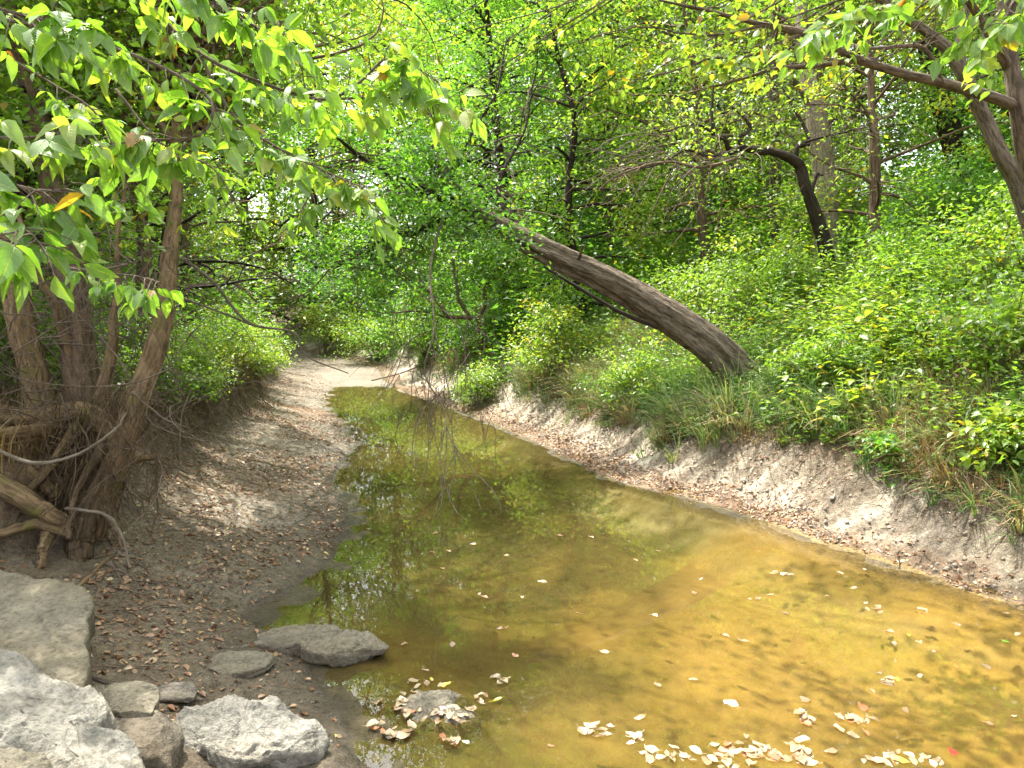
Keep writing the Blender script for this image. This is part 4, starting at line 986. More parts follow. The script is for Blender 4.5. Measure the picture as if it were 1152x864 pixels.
for k, (x, y) in enumerate(FT):
    j = k % 4
    where = "beyond the creek's far end" if abs(x + .33 * y - 4) < 6 else ("up the right slope" if x > 0 else "behind the left bank")
    lab = f"{FL[j]} {where}"
    loc = (x, y, gz(x, y) - .1); rz = rs.rand() * 6.28; sc = rs.uniform(.95, 1.2) * (1.0 + .012 * max(0, y - 20))
    if j not in used:
        used.add(j); t = proto[j]; t.location = loc; t.rotation_euler = (0, 0, rz); t.scale = (sc,) * 3; t["label"] = lab
    else: copy_tree(proto[j], loc, rz, sc, lab)

# ------------------------------------------------------------------ shrubs one can point to
SH = [  # label, x, y, height, radius, stems, leaves, leaf size, v, material
    ("bright green bush on the left bank edge beside the beach", -4.75, 11.2, 1.0, .75, 16, 60, .055, .62, 'm'),
    ("small lime bush at the corner of the left bank above the leafy bed", -5.3, 13.9, .95, .75, 16, 60, .06, .6, 'l'),
    ("bluish green low bush on the left bank tip by the pale bed", -5.75, 15.6, .9, .7, 16, 60, .065, .75, 'd'),
    ("dark twiggy bush behind the thin straight trunk on the left", -4.9, 8.6, 1.2, .7, 16, 50, .05, .35, 'm'),
    ("shaded bush between the old stems and the left edge", -4.6, 6.2, 1.5, .8, 18, 55, .055, .42, 'm'),
    ("dense green bush overhanging the far bank at the creek's end", -4.6, 24.2, 1.6, 1.5, 22, 60, .09, .55, 'm'),
    ("lime bush at the far end of the creek left of the water", -7.1, 26.6, 1.7, 1.5, 22, 60, .09, .65, 'l'),
    ("green bush right of the water's far end", -2.3, 19.6, 1.5, 1.2, 20, 60, .08, .5, 'm'),
    ("leafy bush right behind the small forked tree", -0.4, 17.2, 1.2, .9, 18, 60, .07, .55, 'd'),
    ("pale leaved bush under the middle of the leaning trunk", 0.9, 13.2, 1.5, 1.1, 20, 60, .07, .6, 'l'),
    ("tall yellow-green bush behind the base of the leaning trunk", 3.2, 11.6, 2.0, 1.2, 22, 60, .07, .5, 'l'),
    ("green bush directly left of the crooked tree's foot", 4.3, 11.2, 1.5, 1.0, 20, 60, .065, .6, 'm'),
    ("leafy bush right of the crooked tree's foot", 5.5, 10.2, 1.4, 1.1, 20, 60, .065, .5, 'm'),
    ("large bright green bush at the right edge of the slope", 6.7, 9.2, 1.8, 1.2, 22, 60, .07, .62, 'm'),
    ("deep green bush high on the slope right of the pale trunk", 7.4, 12.6, 2.0, 1.4, 22, 60, .08, .5, 'd'),
    ("broad leaved low plant hanging over the clay at the right edge", 4.40, 6.15, .5, .5, 11, 26, .075, .72, 'm'),
    ("small bluish plant on the clay lip left of the broad leaved one", 3.66, 7.05, .42, .36, 9, 24, .06, .75, 'd'),
    ("green weed clump right of the leaning trunk's base", 3.75, 8.5, .8, .6, 14, 40, .06, .6, 'm'),
    ("tall bush in the middle distance left of the hanging twigs", -3.2, 22.6, 2.0, 1.4, 20, 60, .09, .5, 'd'),
    ("yellow-green thicket bush up the slope behind the crooked tree", 6.4, 14.0, 2.4, 1.5, 24, 60, .08, .5, 'l'),
    ("light green bush beside the dead root heap under the trunk", 1.9, 10.7, 1.0, .7, 16, 50, .06, .65, 'm'),
    ("low leafy bush on the bank lip in front of the small forked tree", -0.75, 14.6, .8, .7, 16, 55, .065, .6, 'l'),
    ("low bush spilling over the undercut left bank next to the leaning stem", -4.0, 7.9, .75, .6, 16, 55, .05, .5, 'm'),
    ("sunlit bush spilling over the left bank between the thin trunk and the beach", -4.35, 9.7, .85, .7, 18, 60, .052, .62, 'm'),
    ("pale green bush on the left bank just short of the lime corner bush", -4.8, 12.6, .85, .7, 18, 60, .058, .68, 'l'),
    ("fresh green bush above the clay below the right edge branch", 5.2, 7.3, 1.1, .9, 18, 55, .065, .55, 'm'),
]
def shrub(lab, x, y, h, rad, ns, nl, ls, v, mk, seed):
    loc = np.array([x, y, gz(x, y) - .03]); r = np.random.RandomState(seed)
    t = thing("shrub", lab, "bush", tuple(loc), "bushes on the creek banks")
    T = Tubes(seed); L = Leaves(seed)
    for k in range(ns):
        az = r.rand() * 6.28; tl = r.rand() ** .6
        e = np.array([math.cos(az) * rad * tl, math.sin(az) * rad * tl, h * (1.05 - .6 * tl * tl) * r.uniform(.6, 1.1)])
        m = e * .55 + np.array([0, 0, h * .12]) + r.randn(3) * .05
        T.add([np.array([math.cos(az), math.sin(az), 0]) * .06, m, e], [.010, .007, .003], 4, 8, cap=False)
        for q in range(4):
            c = m + (e - m) * r.uniform(-.3, 1.1) + r.randn(3) * rad * .16
            L.cloud(c, int(nl * r.uniform(.5, 1.3)), rad * .26, .6, ls, .3, np.clip(v + .17 * r.randn(), .05, .9), .1)
    T.build("stem", M['twig'], t)
    L.build("foliage", M[LEAVES[mk]], t, tmpl=LEAF_MID if math.hypot(x, y) < 9 else LEAF_FAR, keep=None)
for k, s in enumerate(SH): shrub(*s, 600 + k)

# ------------------------------------------------------------------ grass and undergrowth, too many to count
def region_points(n, seed, fn, box):
    r = np.random.RandomState(seed); out = []
    tot = 0
    while tot < n:
        x = r.uniform(box[0], box[1], 60000); y = r.uniform(box[2], box[3], 60000)
        w = fn(x, y); m = r.rand(60000) < w
        out.append(np.stack([x[m], y[m]], -1)); tot += m.sum()
        if len(out) > 400: break
    return np.concatenate(out)[:n]
def veg_right(x, y):
    z, xl, xr, xb, oR, oL, st, ra = ground_parts(x, y)
    o = oR / ra
    return o, sstep(.80, 1.25, o + .5 * fbm(x * 1.1, y * 1.1, 150, 3))
def veg_left(x, y):
    z, xl, xr, xb, oR, oL, st, ra = ground_parts(x, y)
    return st, sstep(.2, .45, st + .15 * fbm(x * 2, y * 2, 152, 2))
def patch(x, y, sd, f=.7, lo=.0, hi=.14): return sstep(lo, hi, fbm(x * f, y * f, sd, 3))
def frame_w(x, y):
    px, py, d = project(np.stack([x, y, 1.2 + 0 * x], -1)); return ((px > -250) & (px < 1400) & (d > 2))
def slope(x, y, a, b, fall): o, m = veg_right(x, y); return m * sstep(a, b, o) * np.exp(-o / fall) * frame_w(x, y)
def blades(name, cen, per, h, wid, mat, seed, v, vs=.2, bend=.6, down=None):
    """tufts of arching blades round the given centres"""
    r = np.random.RandomState(seed); nc = len(cen)
    hc = np.repeat(h * (.4 + 1.0 * r.rand(nc) ** 1.5), per); vc = np.repeat(v + .22 * r.randn(nc), per); big = np.repeat(.03 + .07 * r.rand(nc), per)
    n = nc * per; az = r.rand(n) * 6.28; rr_ = np.sqrt(r.rand(n)) * big
    pts = np.repeat(cen, per, 0) + np.stack([np.cos(az), np.sin(az)], -1) * rr_[:, None]
    z = ground_h(pts[:, 0], pts[:, 1]) - .01
    H = hc * (.5 + .7 * r.rand(n))
    ln = np.stack([np.cos(az), np.sin(az)], -1) * (bend * (.2 + r.rand(n)))[:, None]
    if down is not None: ln += down * (.3 + .8 * r.rand(n))[:, None]
    az2 = az + 1.57 + r.randn(n) * .6; w = np.stack([np.cos(az2), np.sin(az2)], -1)
    ts = np.array([0, .35, .7, 1.0]); ws = np.array([.8, 1, .7, 0]) * wid
    B = np.zeros((n, 7, 3)); q = 0; lh = np.hypot(ln[:, 0], ln[:, 1])
    for k, (t_, w_) in enumerate(zip(ts, ws)):
        cx = pts + ln * (H * t_ ** 1.7)[:, None]; cz = z + H * (t_ - .62 * t_ ** 2.2 * np.minimum(1.5, lh))
        if k < 3:
            for sg in (-1, 1): B[:, q, :2] = cx + sg * w * w_; B[:, q, 2] = cz; q += 1
        else: B[:, q, :2] = cx; B[:, q, 2] = cz
    o = (np.arange(n) * 7)[:, None, None]
    qd = (np.array([[0, 1, 3, 2], [2, 3, 5, 4]])[None] + o).reshape(-1, 4); tr = (np.array([[4, 5, 6]])[None] + o).reshape(-1, 3)
    vv = np.clip(vc + vs * r.randn(n) + .5 * fbm(pts[:, 0] * .8, pts[:, 1] * .8, 160, 3), 0, 1)
    me = make_mesh(name, B.reshape(-1, 3), [qd, tr], {"v": ("POINT", "FLOAT", np.repeat(vv, 7))})
    return tag(link(name, me, mat), kind="stuff")
pr = region_points(4300, 1, lambda x, y: veg_right(x, y)[1] * np.exp(-veg_right(x, y)[0] / 2.6) * (.12 + .88 * sstep(-.12, .2, fbm(x * .8, y * .8, 155, 3))), (-5, 12, 4, 26))
blades("grass", pr, 20, .42, .006, M['grass'], 2, .55, .14, .8, np.array([-.55, -.2]))
pc = region_points(1500, 5, lambda x, y: slope(x, y, .8, 1.3, 1.8) * sstep(8.0, 9.5, y) * sstep(17, 13, y), (-3, 7, 7.5, 18))
blades("grass", pc, 22, .62, .006, M['grass'], 10, .72, .12, .7, np.array([-.5, -.2]))
ps = region_points(2400, 51, lambda x, y: slope(x, y, 1.2, 2.0, 4.5) * (.05 + .95 * patch(x, y, 197, .8)), (-5, 13, 4.5, 20))
blades("grass", ps, 16, .60, .007, M['grass'], 52, .60, .14, .75, np.array([-.3, -.1]))
pl = region_points(900, 3, lambda x, y: veg_left(x, y)[1] * sstep(6.5, 10, y) * sstep(1.6, .3, veg_left(x, y)[0]), (-12, -3, 6.5, 26))
blades("grass", pl, 20, .36, .006, M['grass'], 4, .42, .14, .8, np.array([.5, -.2]))
def undergrowth(name, pts, hmax, leaf, seed, v, per=9):
    r = np.random.RandomState(seed); n = len(pts)
    z = ground_h(pts[:, 0], pts[:, 1])
    h = np.maximum(.10, hmax * (.25 + 1.0 * r.rand(n) ** 1.6) * (1 + 1.5 * fbm(pts[:, 0] * 1.3, pts[:, 1] * 1.3, 170 + seed, 3)))
    az = r.rand(n) * 6.28; ln = np.stack([np.cos(az), np.sin(az)], -1) * (.6 * r.rand(n))[:, None]
    L = Leaves(seed)
    vb = np.clip(v + .20 * r.randn(n) + .35 * fbm(pts[:, 0] * .7, pts[:, 1] * .7, 175, 3), .03, .92); sz = leaf * (.6 + .7 * r.rand(n))
    for k in range(per):
        t = (k + r.rand(n)) / per * .8 + .2
        p = np.concatenate([pts + ln * (h * t ** 1.5)[:, None], (z + h * t)[:, None]], 1)
        a2 = az + k * 2.4 + r.randn(n) * .5
        ax = np.stack([np.cos(a2), np.sin(a2), .25 - .5 * r.rand(n) + .2 * r.randn(n)], -1)
        p = p + ax * (leaf * .25 * r.rand(n))[:, None]
        L.add(p, ax, np.array([0, 0, 1.]) + r.randn(n, 3) * .4, sz * (.6 + .7 * r.rand(n)), np.clip(vb + .08 * r.randn(n), 0, 1))
    return L
pd_ = region_points(1700, 6, lambda x, y: slope(x, y, .8, 1.3, 2.5) * (.1 + .9 * patch(x, y, 189)), (-5, 12, 4, 20))
blades("dry_grass", pd_, 14, .46, .0045, M['straw'], 7, .5, .2, .75, np.array([-.6, -.2]))
pd_ = region_points(500, 8, lambda x, y: veg_left(x, y)[1] * frame_w(x, y) * sstep(1.3, .2, veg_left(x, y)[0]), (-9, -2.5, 4.6, 16))
blades("dry_grass", pd_, 14, .42, .0045, M['straw'], 9, .35, .2, .75, np.array([.5, -.2]))
U = [("undergrowth", 9500, 11, .50, .060, 'leaf_mid', .52, lambda x, y: slope(x, y, 1.0, 1.8, 6) * (.1 + .9 * patch(x, y, 181)), (-5, 14, 4, 22), 12, LEAF_FAR),
     ("undergrowth", 7500, 12, .85, .095, 'leaf_lime', .45, lambda x, y: slope(x, y, 1.2, 2.4, 6) * (.06 + .94 * patch(x, y, 183)), (-5, 14, 4.5, 22), 14, LEAF_SLIM),
     ("undergrowth", 4300, 16, .50, .11, 'leaf_mid', .68, lambda x, y: slope(x, y, 1.1, 1.8, 6) * (.05 + .95 * patch(x, y, 186)), (-5, 14, 4, 22), 9, LEAF_MID),
     ("undergrowth", 3500, 17, .75, .085, 'leaf_deep', .6, lambda x, y: slope(x, y, 1.3, 2.4, 7) * patch(x, y, 188), (-5, 14, 5, 22), 14, LEAF_SLIM),
     ("undergrowth", 22000, 13, 2.1, .15, 'leaf_deep', .5, lambda x, y: veg_right(x, y)[1] * frame_w(x, y), (-8, 25, 14, 40), 9, LEAF_FAR),
     ("undergrowth", 9000, 14, .6, .06, 'leaf_mid', .5, lambda x, y: veg_left(x, y)[1] * frame_w(x, y) * sstep(5.5, 7.5, y) * (.15 + .85 * patch(x, y, 191)), (-13, -2.5, 4.5, 18), 11, LEAF_FAR),
     ("undergrowth", 4500, 19, .8, .085, 'leaf_lime', .4, lambda x, y: veg_left(x, y)[1] * frame_w(x, y) * sstep(6, 8, y) * (.1 + .9 * patch(x, y, 193)), (-13, -2.5, 5.5, 18), 13, LEAF_SLIM),
     ("undergrowth", 16000, 15, 2.0, .15, 'leaf_mid', .5, lambda x, y: veg_left(x, y)[1] * frame_w(x, y), (-28, -4, 17, 42), 9, LEAF_FAR)]
for nm, n, sd, h, ls, mk, v, fn, box, per, tm in U:
    pts = region_points(n, sd, fn, box)
    tag(undergrowth(nm, pts, h, ls, sd, v, per).build(nm, M[mk], tmpl=tm), kind="stuff")
# ------------------------------------------------------------------ dead leaves on the ground, twigs, pebbles
def ground_normal(x, y):
    e = .03
    dx = (ground_h(x + e, y) - ground_h(x - e, y)) / (2 * e); dy = (ground_h(x, y + e) - ground_h(x, y - e)) / (2 * e)
    return unit(np.stack([-dx, -dy, np.ones_like(dx)], -1))
def beach_w(x, y):
    z, xl, xr, xb, oR, oL, st, ra = ground_parts(x, y)
    return ((oL > .05) & (st < .12)) * (.18 + .82 * sstep(-.1, .25, fbm(x * 1.3, y * 1.3, 190, 3) + .15 * sstep(.2, .9, oL)))
def foot_w(x, y):
    z, xl, xr, xb, oR, oL, st, ra = ground_parts(x, y); o = oR / ra
    return sstep(.02, .12, o) * (sstep(.75, .35, o) + .16 * sstep(1.5, .8, o)) * (.2 + .8 * sstep(-.12, .2, fbm(x * 1.5, y * 1.5, 192, 3)))
def bankfloor_w(x, y):
    o, m = veg_right(x, y); return m * sstep(4, 1.2, o) + 0.4 * veg_left(x, y)[1] * sstep(1.5, .3, veg_left(x, y)[0])
L = Leaves(900); r = np.random.RandomState(901)
for n, fn, box, sd, v0 in ((6500, beach_w, (-5.5, -.4, 3.2, 13), 21, .42), (2600, beach_w, (-7.5, -2, 11, 20), 22, .42), (7500, foot_w, (-3.5, 5, 4, 18), 23, .45), (5500, bankfloor_w, (-6, 9, 3.5, 15), 24, .5)):
    pts = region_points(n, sd, fn, box); x, y = pts[:, 0], pts[:, 1]
    nn = ground_normal(x, y); z = ground_h(x, y) + .006 + .008 * r.rand(len(x))
    az = r.rand(len(x)) * 6.28; ax = np.stack([np.cos(az), np.sin(az), .25 * r.randn(len(x))], -1)
    ax = ax - nn * (ax * nn).sum(1)[:, None] * .8
    L.add(np.stack([x, y, z], -1), ax, nn + .45 * r.randn(len(x), 3), (.024 + .030 * r.rand(len(x)) ** 2) , np.clip(v0 + .24 * r.randn(len(x)), 0, 1))
tag(L.build("fallen_leaves", M['litter'], tmpl=LEAF_MID), kind="stuff")
# pebbles and mud crumbs on the beach
pts = region_points(4200, 31, lambda x, y: (beach_w(x, y) > 0) * (.3 + .7 * sstep(-.1, .2, fbm(x * 2, y * 2, 195, 2))), (-4.5, -.3, 3.0, 11))
oc = unit(np.array([[1, 0, 0], [-1, 0, 0], [0, 1, 0], [0, -1, 0], [0, 0, 1], [0, 0, -1.]])); of = np.array([[0, 2, 4], [2, 1, 4], [1, 3, 4], [3, 0, 4], [2, 0, 5], [1, 2, 5], [3, 1, 5], [0, 3, 5]])
n = len(pts); sz = .004 + .014 * r.rand(n) ** 3
V = oc[None] * (1 + .35 * r.randn(n, 6, 1)) * sz[:, None, None] * np.array([1, 1, .6]); az = r.rand(n) * 6.28
V = np.stack([V[..., 0] * np.cos(az)[:, None] - V[..., 1] * np.sin(az)[:, None], V[..., 0] * np.sin(az)[:, None] + V[..., 1] * np.cos(az)[:, None], V[..., 2]], -1)
V += np.concatenate([pts, ground_h(pts[:, 0], pts[:, 1])[:, None]], 1)[:, None]
me = make_mesh("pebbles", V.reshape(-1, 3), [(of[None] + (np.arange(n) * 6)[:, None, None]).reshape(-1, 3)], smooth=True)
tag(link("pebbles", me, M['rock_dark']), kind="stuff")
# exposed rootlets and crumbs of clay under the grassy lip of the right bank
T = Tubes(925)
for k in range(420):
    yy = r.uniform(4.4, 12); ra_ = float(np.interp(yy, [0, 5, 6.5, 8.5, 30], [0.60, 0.62, 0.82, 1.0, 1.0])); xx = float(np.interp(yy, YR, XR)) + ra_ * r.uniform(.85, 1.3) / .88
    p = np.array([xx, yy, gz(xx, yy) + r.uniform(.0, .10)]); Ln = r.uniform(.06, .38); dr = unit(np.array([-.8 + .3 * r.randn(), .4 * r.randn(), -.5])); q = [p]
    for s_ in range(4): dr = unit(dr + r.randn(3) * .28 + np.array([0, 0, -.12])); q.append(q[-1] + dr * Ln / 4)
    r0 = r.choice([.002, .003, .005, .007], p=[.4, .35, .2, .05]); T.add(q, np.linspace(r0, r0 * .3, 5), 4, 8, cap=False)
tag(T.build("rootlet_tangle", M['root']), kind="stuff")
pts = region_points(3600, 33, lambda x, y: foot_w(x, y) * .8 + .25 * sstep(.02, .2, veg_right(x, y)[0]) * sstep(1.3, .9, veg_right(x, y)[0]), (-3.5, 5.5, 4, 16))
n = len(pts); sz = .005 + .022 * r.rand(n) ** 3
V = oc[None] * (1 + .35 * r.randn(n, 6, 1)) * sz[:, None, None]; V = V + np.concatenate([pts, ground_h(pts[:, 0], pts[:, 1])[:, None]], 1)[:, None]
M['ground_crumb'] = rock_mat("dry_clay", (.22, .185, .14), (.42, .37, .30), (.30, .24, .17))
me = make_mesh("clay_crumbs", V.reshape(-1, 3), [(of[None] + (np.arange(n) * 6)[:, None, None]).reshape(-1, 3)], smooth=True)
tag(link("clay_crumbs", me, M['ground_crumb']), kind="stuff")
# loose twigs lying about
T = Tubes(910)
tw = np.concatenate([region_points(330, 41, beach_w, (-4.8, -.6, 3.2, 12)), region_points(260, 42, foot_w, (-3, 5, 4, 15)), region_points(420, 43, bankfloor_w, (-6, 8, 3.5, 14))])
for x0, y0 in tw:
    az = r.rand() * 6.28; Ln = r.uniform(.06, .35); d = np.array([math.cos(az), math.sin(az)])
    xs = x0 + d[0] * Ln * np.array([-.5, 0, .5]); ysn = y0 + d[1] * Ln * np.array([-.5, 0, .5])
    zs = ground_h(xs, ysn) + .006 + np.array([0, .01, 0]) * r.rand(); r0 = r.uniform(.0015, .004)
    T.add(np.stack([xs, ysn, zs], -1), [r0, r0, r0 * .6], 4, 5, cap=False)
o = T.build("twig_litter", M['twig']); tag(o, kind="stuff")
# rootlets and dead stems trailing from the undercut lip of the left bank
T = Tubes(920)
for k in range(800):
    yy = r.uniform(4.6, 14.5); xbk = float(edges(np.array([-4.0]), np.array([yy]))[2][0]); xx = xbk - r.uniform(-.05, .38)
    p = np.array([xx, yy, gz(xx, yy) + r.uniform(0, .25)]); Ln = r.uniform(.1, .55) ; dr = unit(np.array([.5 + .3 * r.randn(), .3 * r.randn(), -.6])); q = [p]
    for s_ in range(4): dr = unit(dr + r.randn(3) * .3 + np.array([.0, 0, -.15])); q.append(q[-1] + dr * Ln / 4)
    r0 = r.choice([.002, .003, .005, .008], p=[.4, .35, .2, .05]); T.add(q, np.linspace(r0, r0 * .3, 5), 4, 8, cap=False)
for k in range(520):                                                    # dead stems in the thicket above it
    yy = r.uniform(4.4, 13); xbk = float(edges(np.array([-4.0]), np.array([yy]))[2][0]); xx = xbk - r.uniform(.1, 1.2)
    p = np.array([xx, yy, gz(xx, yy)]); Ln = r.uniform(.3, 1.1); dr = unit(np.array([.35 * r.randn() + .2, .35 * r.randn(), 1.0])); q = [p]
    for s_ in range(4): dr = unit(dr + r.randn(3) * .25); q.append(q[-1] + dr * Ln / 4)
    r0 = r.choice([.002, .004, .006]); T.add(q, np.linspace(r0, r0 * .3, 5), 4, 8, cap=False)
tag(T.build("rootlet_tangle", M['root']), kind="stuff")

# ------------------------------------------------------------------ sticks and dead branches one can point to
def stick(name, label, pts, mat, seed, sides=8, forks=(), cat="branch", n=None, rough=.12):
    w0 = P(*pts[0][:3]); t = Tubes(seed)
    t.px(pts, sides, n=n or 8 * len(pts), rough=rough, wob=.003)
    for f in forks: t.px(f, 5, n=5 * len(f), wob=.003)
    o = t.build(name, mat, None, w0); o.location = w0
    return tag(o, label, cat)
def on_ground(pts, lift=.01):
    """(px, py, radius) resting on the ground"""
    out = []
    for a, b, r0 in pts:
        g = GP(a, b); out.append((a, b, float((g @ np.array([0, cp, -sp_])) + CAMZ * sp_) - lift, r0))
    return out
stick("stick", "smooth grey stick lying on the mud behind the big angular rock", on_ground([(70, 750, .014), (110, 764, .017), (150, 778, .016), (190, 786, .015), (228, 788, .012)]), M['wood_pale'], 930)
stick("stick", "brownish stick slanting up to the root tangle beside the tan slab", on_ground([(66, 690, .014), (85, 664, .016), (104, 645, .015), (126, 624, .012)]), M['bark_moss'], 931)
stick("bent_branch", "long pale bent branch bowing across the root tangle at the left edge", [(-30, 490, 4.5, .010), (10, 512, 4.5, .012), (42, 521, 4.5, .012), (80, 514, 4.5, .011), (112, 497, 4.55, .010), (132, 480, 4.6, .008), (143, 464, 4.65, .005)], M['wood_pale'], 932)
stick("dead_branch", "pale dead branch curving down from the left bank towards the sandy bed", [(190, 285, 8.2, .02), (214, 297, 8.2, .019), (240, 318, 8.2, .018), (262, 345, 8.2, .016), (285, 366, 8.2, .015), (330, 374, 8.3, .012), (345, 400, 8.4, .009), (392, 420, 8.6, .006)], M['wood_pale'], 933,
      forks=[[(285, 366, 8.2, .012), (250, 352, 8.1, .012), (205, 335, 8, .012)], [(330, 374, 8.3, .006), (310, 379, 8.3, .005), (270, 378, 8.2, .003)], [(262, 345, 8.2, .005), (275, 370, 8.15, .004), (290, 395, 8.1, .002)]])
stick("dead_branch", "thin dead twig sloping across the shaded thicket right of the leaning stem", [(150, 440, 4.9, .007), (165, 456, 4.9, .006), (185, 470, 4.9, .005), (212, 482, 5.0, .003)], M['wood_pale'], 934, forks=[[(165, 456, 4.9, .004), (178, 450, 4.9, .003), (196, 452, 4.9, .002)]])
stick("dead_branch", "fan of bare grey twigs lying at the foot of the hollow root", on_ground([(118, 634, .010), (150, 650, .008), (175, 668, .006), (205, 682, .003)]), M['twig'], 935,
      forks=[on_ground(f) for f in ([(150, 650, .006), (158, 668, .004), (160, 690, .002)], [(130, 640, .006), (140, 665, .004), (128, 690, .002)], [(160, 656, .005), (190, 655, .003), (215, 664, .002)], [(140, 646, .005), (120, 660, .004), (108, 680, .002)])])
stick("dead_branch", "forked driftwood branch lying across the far end of the water", on_ground([(418, 428, .018), (450, 420, .02), (480, 408, .02), (505, 392, .014)], .12), M['wood_pale'], 936,
      forks=[on_ground(f, .12) for f in ([(450, 420, .014), (440, 436, .010), (428, 446, .006)], [(470, 412, .012), (446, 405, .009), (420, 408, .005)], [(460, 416, .012), (475, 430, .008), (482, 440, .005)])])
t_ = on_ground([(396, 405, .014), (430, 398, .016), (462, 402, .014), (490, 396, .010)], .1)
stick("dead_branch", "low brushy branch heap against the far bank", t_, M['twig'], 937, forks=[on_ground(f, .15) for f in ([(430, 398, .012), (418, 388, .008), (402, 384, .004)], [(440, 400, .012), (450, 385, .008), (470, 378, .004)], [(410, 402, .01), (440, 392, .008), (455, 394, .004)], [(470, 400, .01), (480, 386, .007), (500, 382, .004)])])
stick("root_heap", "tangle of dry roots under the lower end of the leaning trunk", on_ground([(775, 432, .03), (768, 418, .028), (775, 405, .02), (790, 395, .01)], .12), M['root'], 938,
      forks=[on_ground(f, .14) for f in ([(775, 430, .02), (752, 425, .014), (738, 428, .006)], [(772, 415, .018), (752, 405, .012), (735, 406, .005)], [(778, 425, .016), (795, 418, .012), (800, 430, .006)], [(770, 422, .016), (760, 437, .01), (752, 446, .005)], [(776, 408, .014), (765, 396, .01), (748, 394, .004)])], cat="roots")
stick("stick", "short twig standing out of the clay at the right bank's foot", [(1012, 640, 5.75, .007), (1012, 630, 5.75, .006), (1011, 618, 5.75, .004)], M['wood_pale'], 939)
stick("stick", "thin stick lying on the clay below the grassy lip on the right", on_ground([(930, 542, .007), (948, 534, .007), (968, 524, .005)]), M['twig'], 940)
stick("fallen_branch", "bare pale branch hanging in the thicket left of the crooked tree", [(830, 178, 10.0, .02), (790, 188, 9.8, .02), (750, 182, 9.6, .018), (700, 195, 9.5, .014), (672, 215, 9.5, .008)], M['bark_brown'], 941,
      forks=[[(790, 188, 9.8, .012), (770, 220, 9.7, .009), (740, 260, 9.7, .004)], [(760, 184, 9.6, .012), (740, 225, 9.6, .008), (720, 270, 9.6, .004)], [(800, 186, 9.8, .012), (790, 230, 9.8, .009), (750, 285, 9.8, .005)], [(720, 188, 9.5, .01), (690, 225, 9.5, .007), (650, 235, 9.5, .003)], [(815, 184, 9.9, .01), (812, 230, 9.9, .008), (800, 290, 9.9, .004)]])

# ------------------------------------------------------------------ leaves floating on the water, each one its own object
def dry_mat(name, a, b, tr=.25): return leaf_mat(name, [(0, a), (1, b)], tr, (1.1, .95, .65), .06, .4)
DM = {'cream': dry_mat("cream_dry_leaf", (.24, .17, .095), (.39, .305, .19)), 'tan': dry_mat("tan_dry_leaf", (.22, .135, .07), (.36, .25, .145)),
      'rust': dry_mat("rust_dry_leaf", (.26, .09, .035), (.38, .16, .07)), 'yellow': dry_mat("yellow_fallen_leaf", (.42, .36, .05), (.50, .45, .08)), 'green': dry_mat("green_fallen_leaf", (.12, .26, .03), (.18, .32, .04)),
      'red': dry_mat("red_fallen_leaf", (.42, .05, .03), (.5, .09, .05))}
rf = np.random.RandomState(950)
lm = {}
def float_mesh(kind, k):
    if (kind, k) in lm: return lm[(kind, k)]
    rr = np.random.RandomState(960 + k + 13 * len(kind))
    V, F = _near_leaf(rr.uniform(.24, .36), 0, 0); V = V.copy()
    cu = rr.uniform(.15, .75); tw_ = rr.uniform(-.4, .4)
    V[:, 1] -= .5
    V[:, 2] = cu * (V[:, 0] ** 2 * 2.2 + .45 * V[:, 1] ** 2) + tw_ * V[:, 0] * V[:, 1] + .05 * rr.randn(len(V))
    V[:, 0] += .12 * np.sin(V[:, 1] * 3 + rr.rand() * 6)
    V[:, 2] -= V[:, 2].min()
    n0 = len(V); st = np.array([[-.014, -.5, V[0, 2]], [.014, -.5, V[0, 2]], [.03, -.75, V[0, 2] + .05], [.01, -.75, V[0, 2] + .05]])
    me = make_mesh("floating_leaf", np.vstack([V, st]), [np.vstack([F[0], [[n0, n0 + 1, n0 + 2, n0 + 3]]])], {"v": ("POINT", "FLOAT", np.full(n0 + 4, rr.rand()))}, smooth=True)
    me.materials.append(DM[kind]); lm[(kind, k)] = me
    return me
used_f = []
def float_leaf(px, py, kind, label, group, size=None, zoff=.001, lay=0):
    g = G(px, py, 0)
    o = bpy.data.objects.new("floating_leaf", float_mesh(kind, rf.randint(6)))
    COL.objects.link(o)
    s = size or rf.uniform(.036, .078) * (1.1 if py > 780 else 1.0)
    if gz(g[0], g[1]) > -.01: zoff += gz(g[0], g[1])
    o.location = (g[0], g[1], zoff + lay); o.scale = (s, s, s * rf.uniform(.7, 1.3))
    o.rotation_euler = (rf.uniform(-.2, .2), rf.uniform(-.2, .2), rf.rand() * 6.28)
    tag(o, label, "leaf", group)
GR = "leaves floating on the creek"
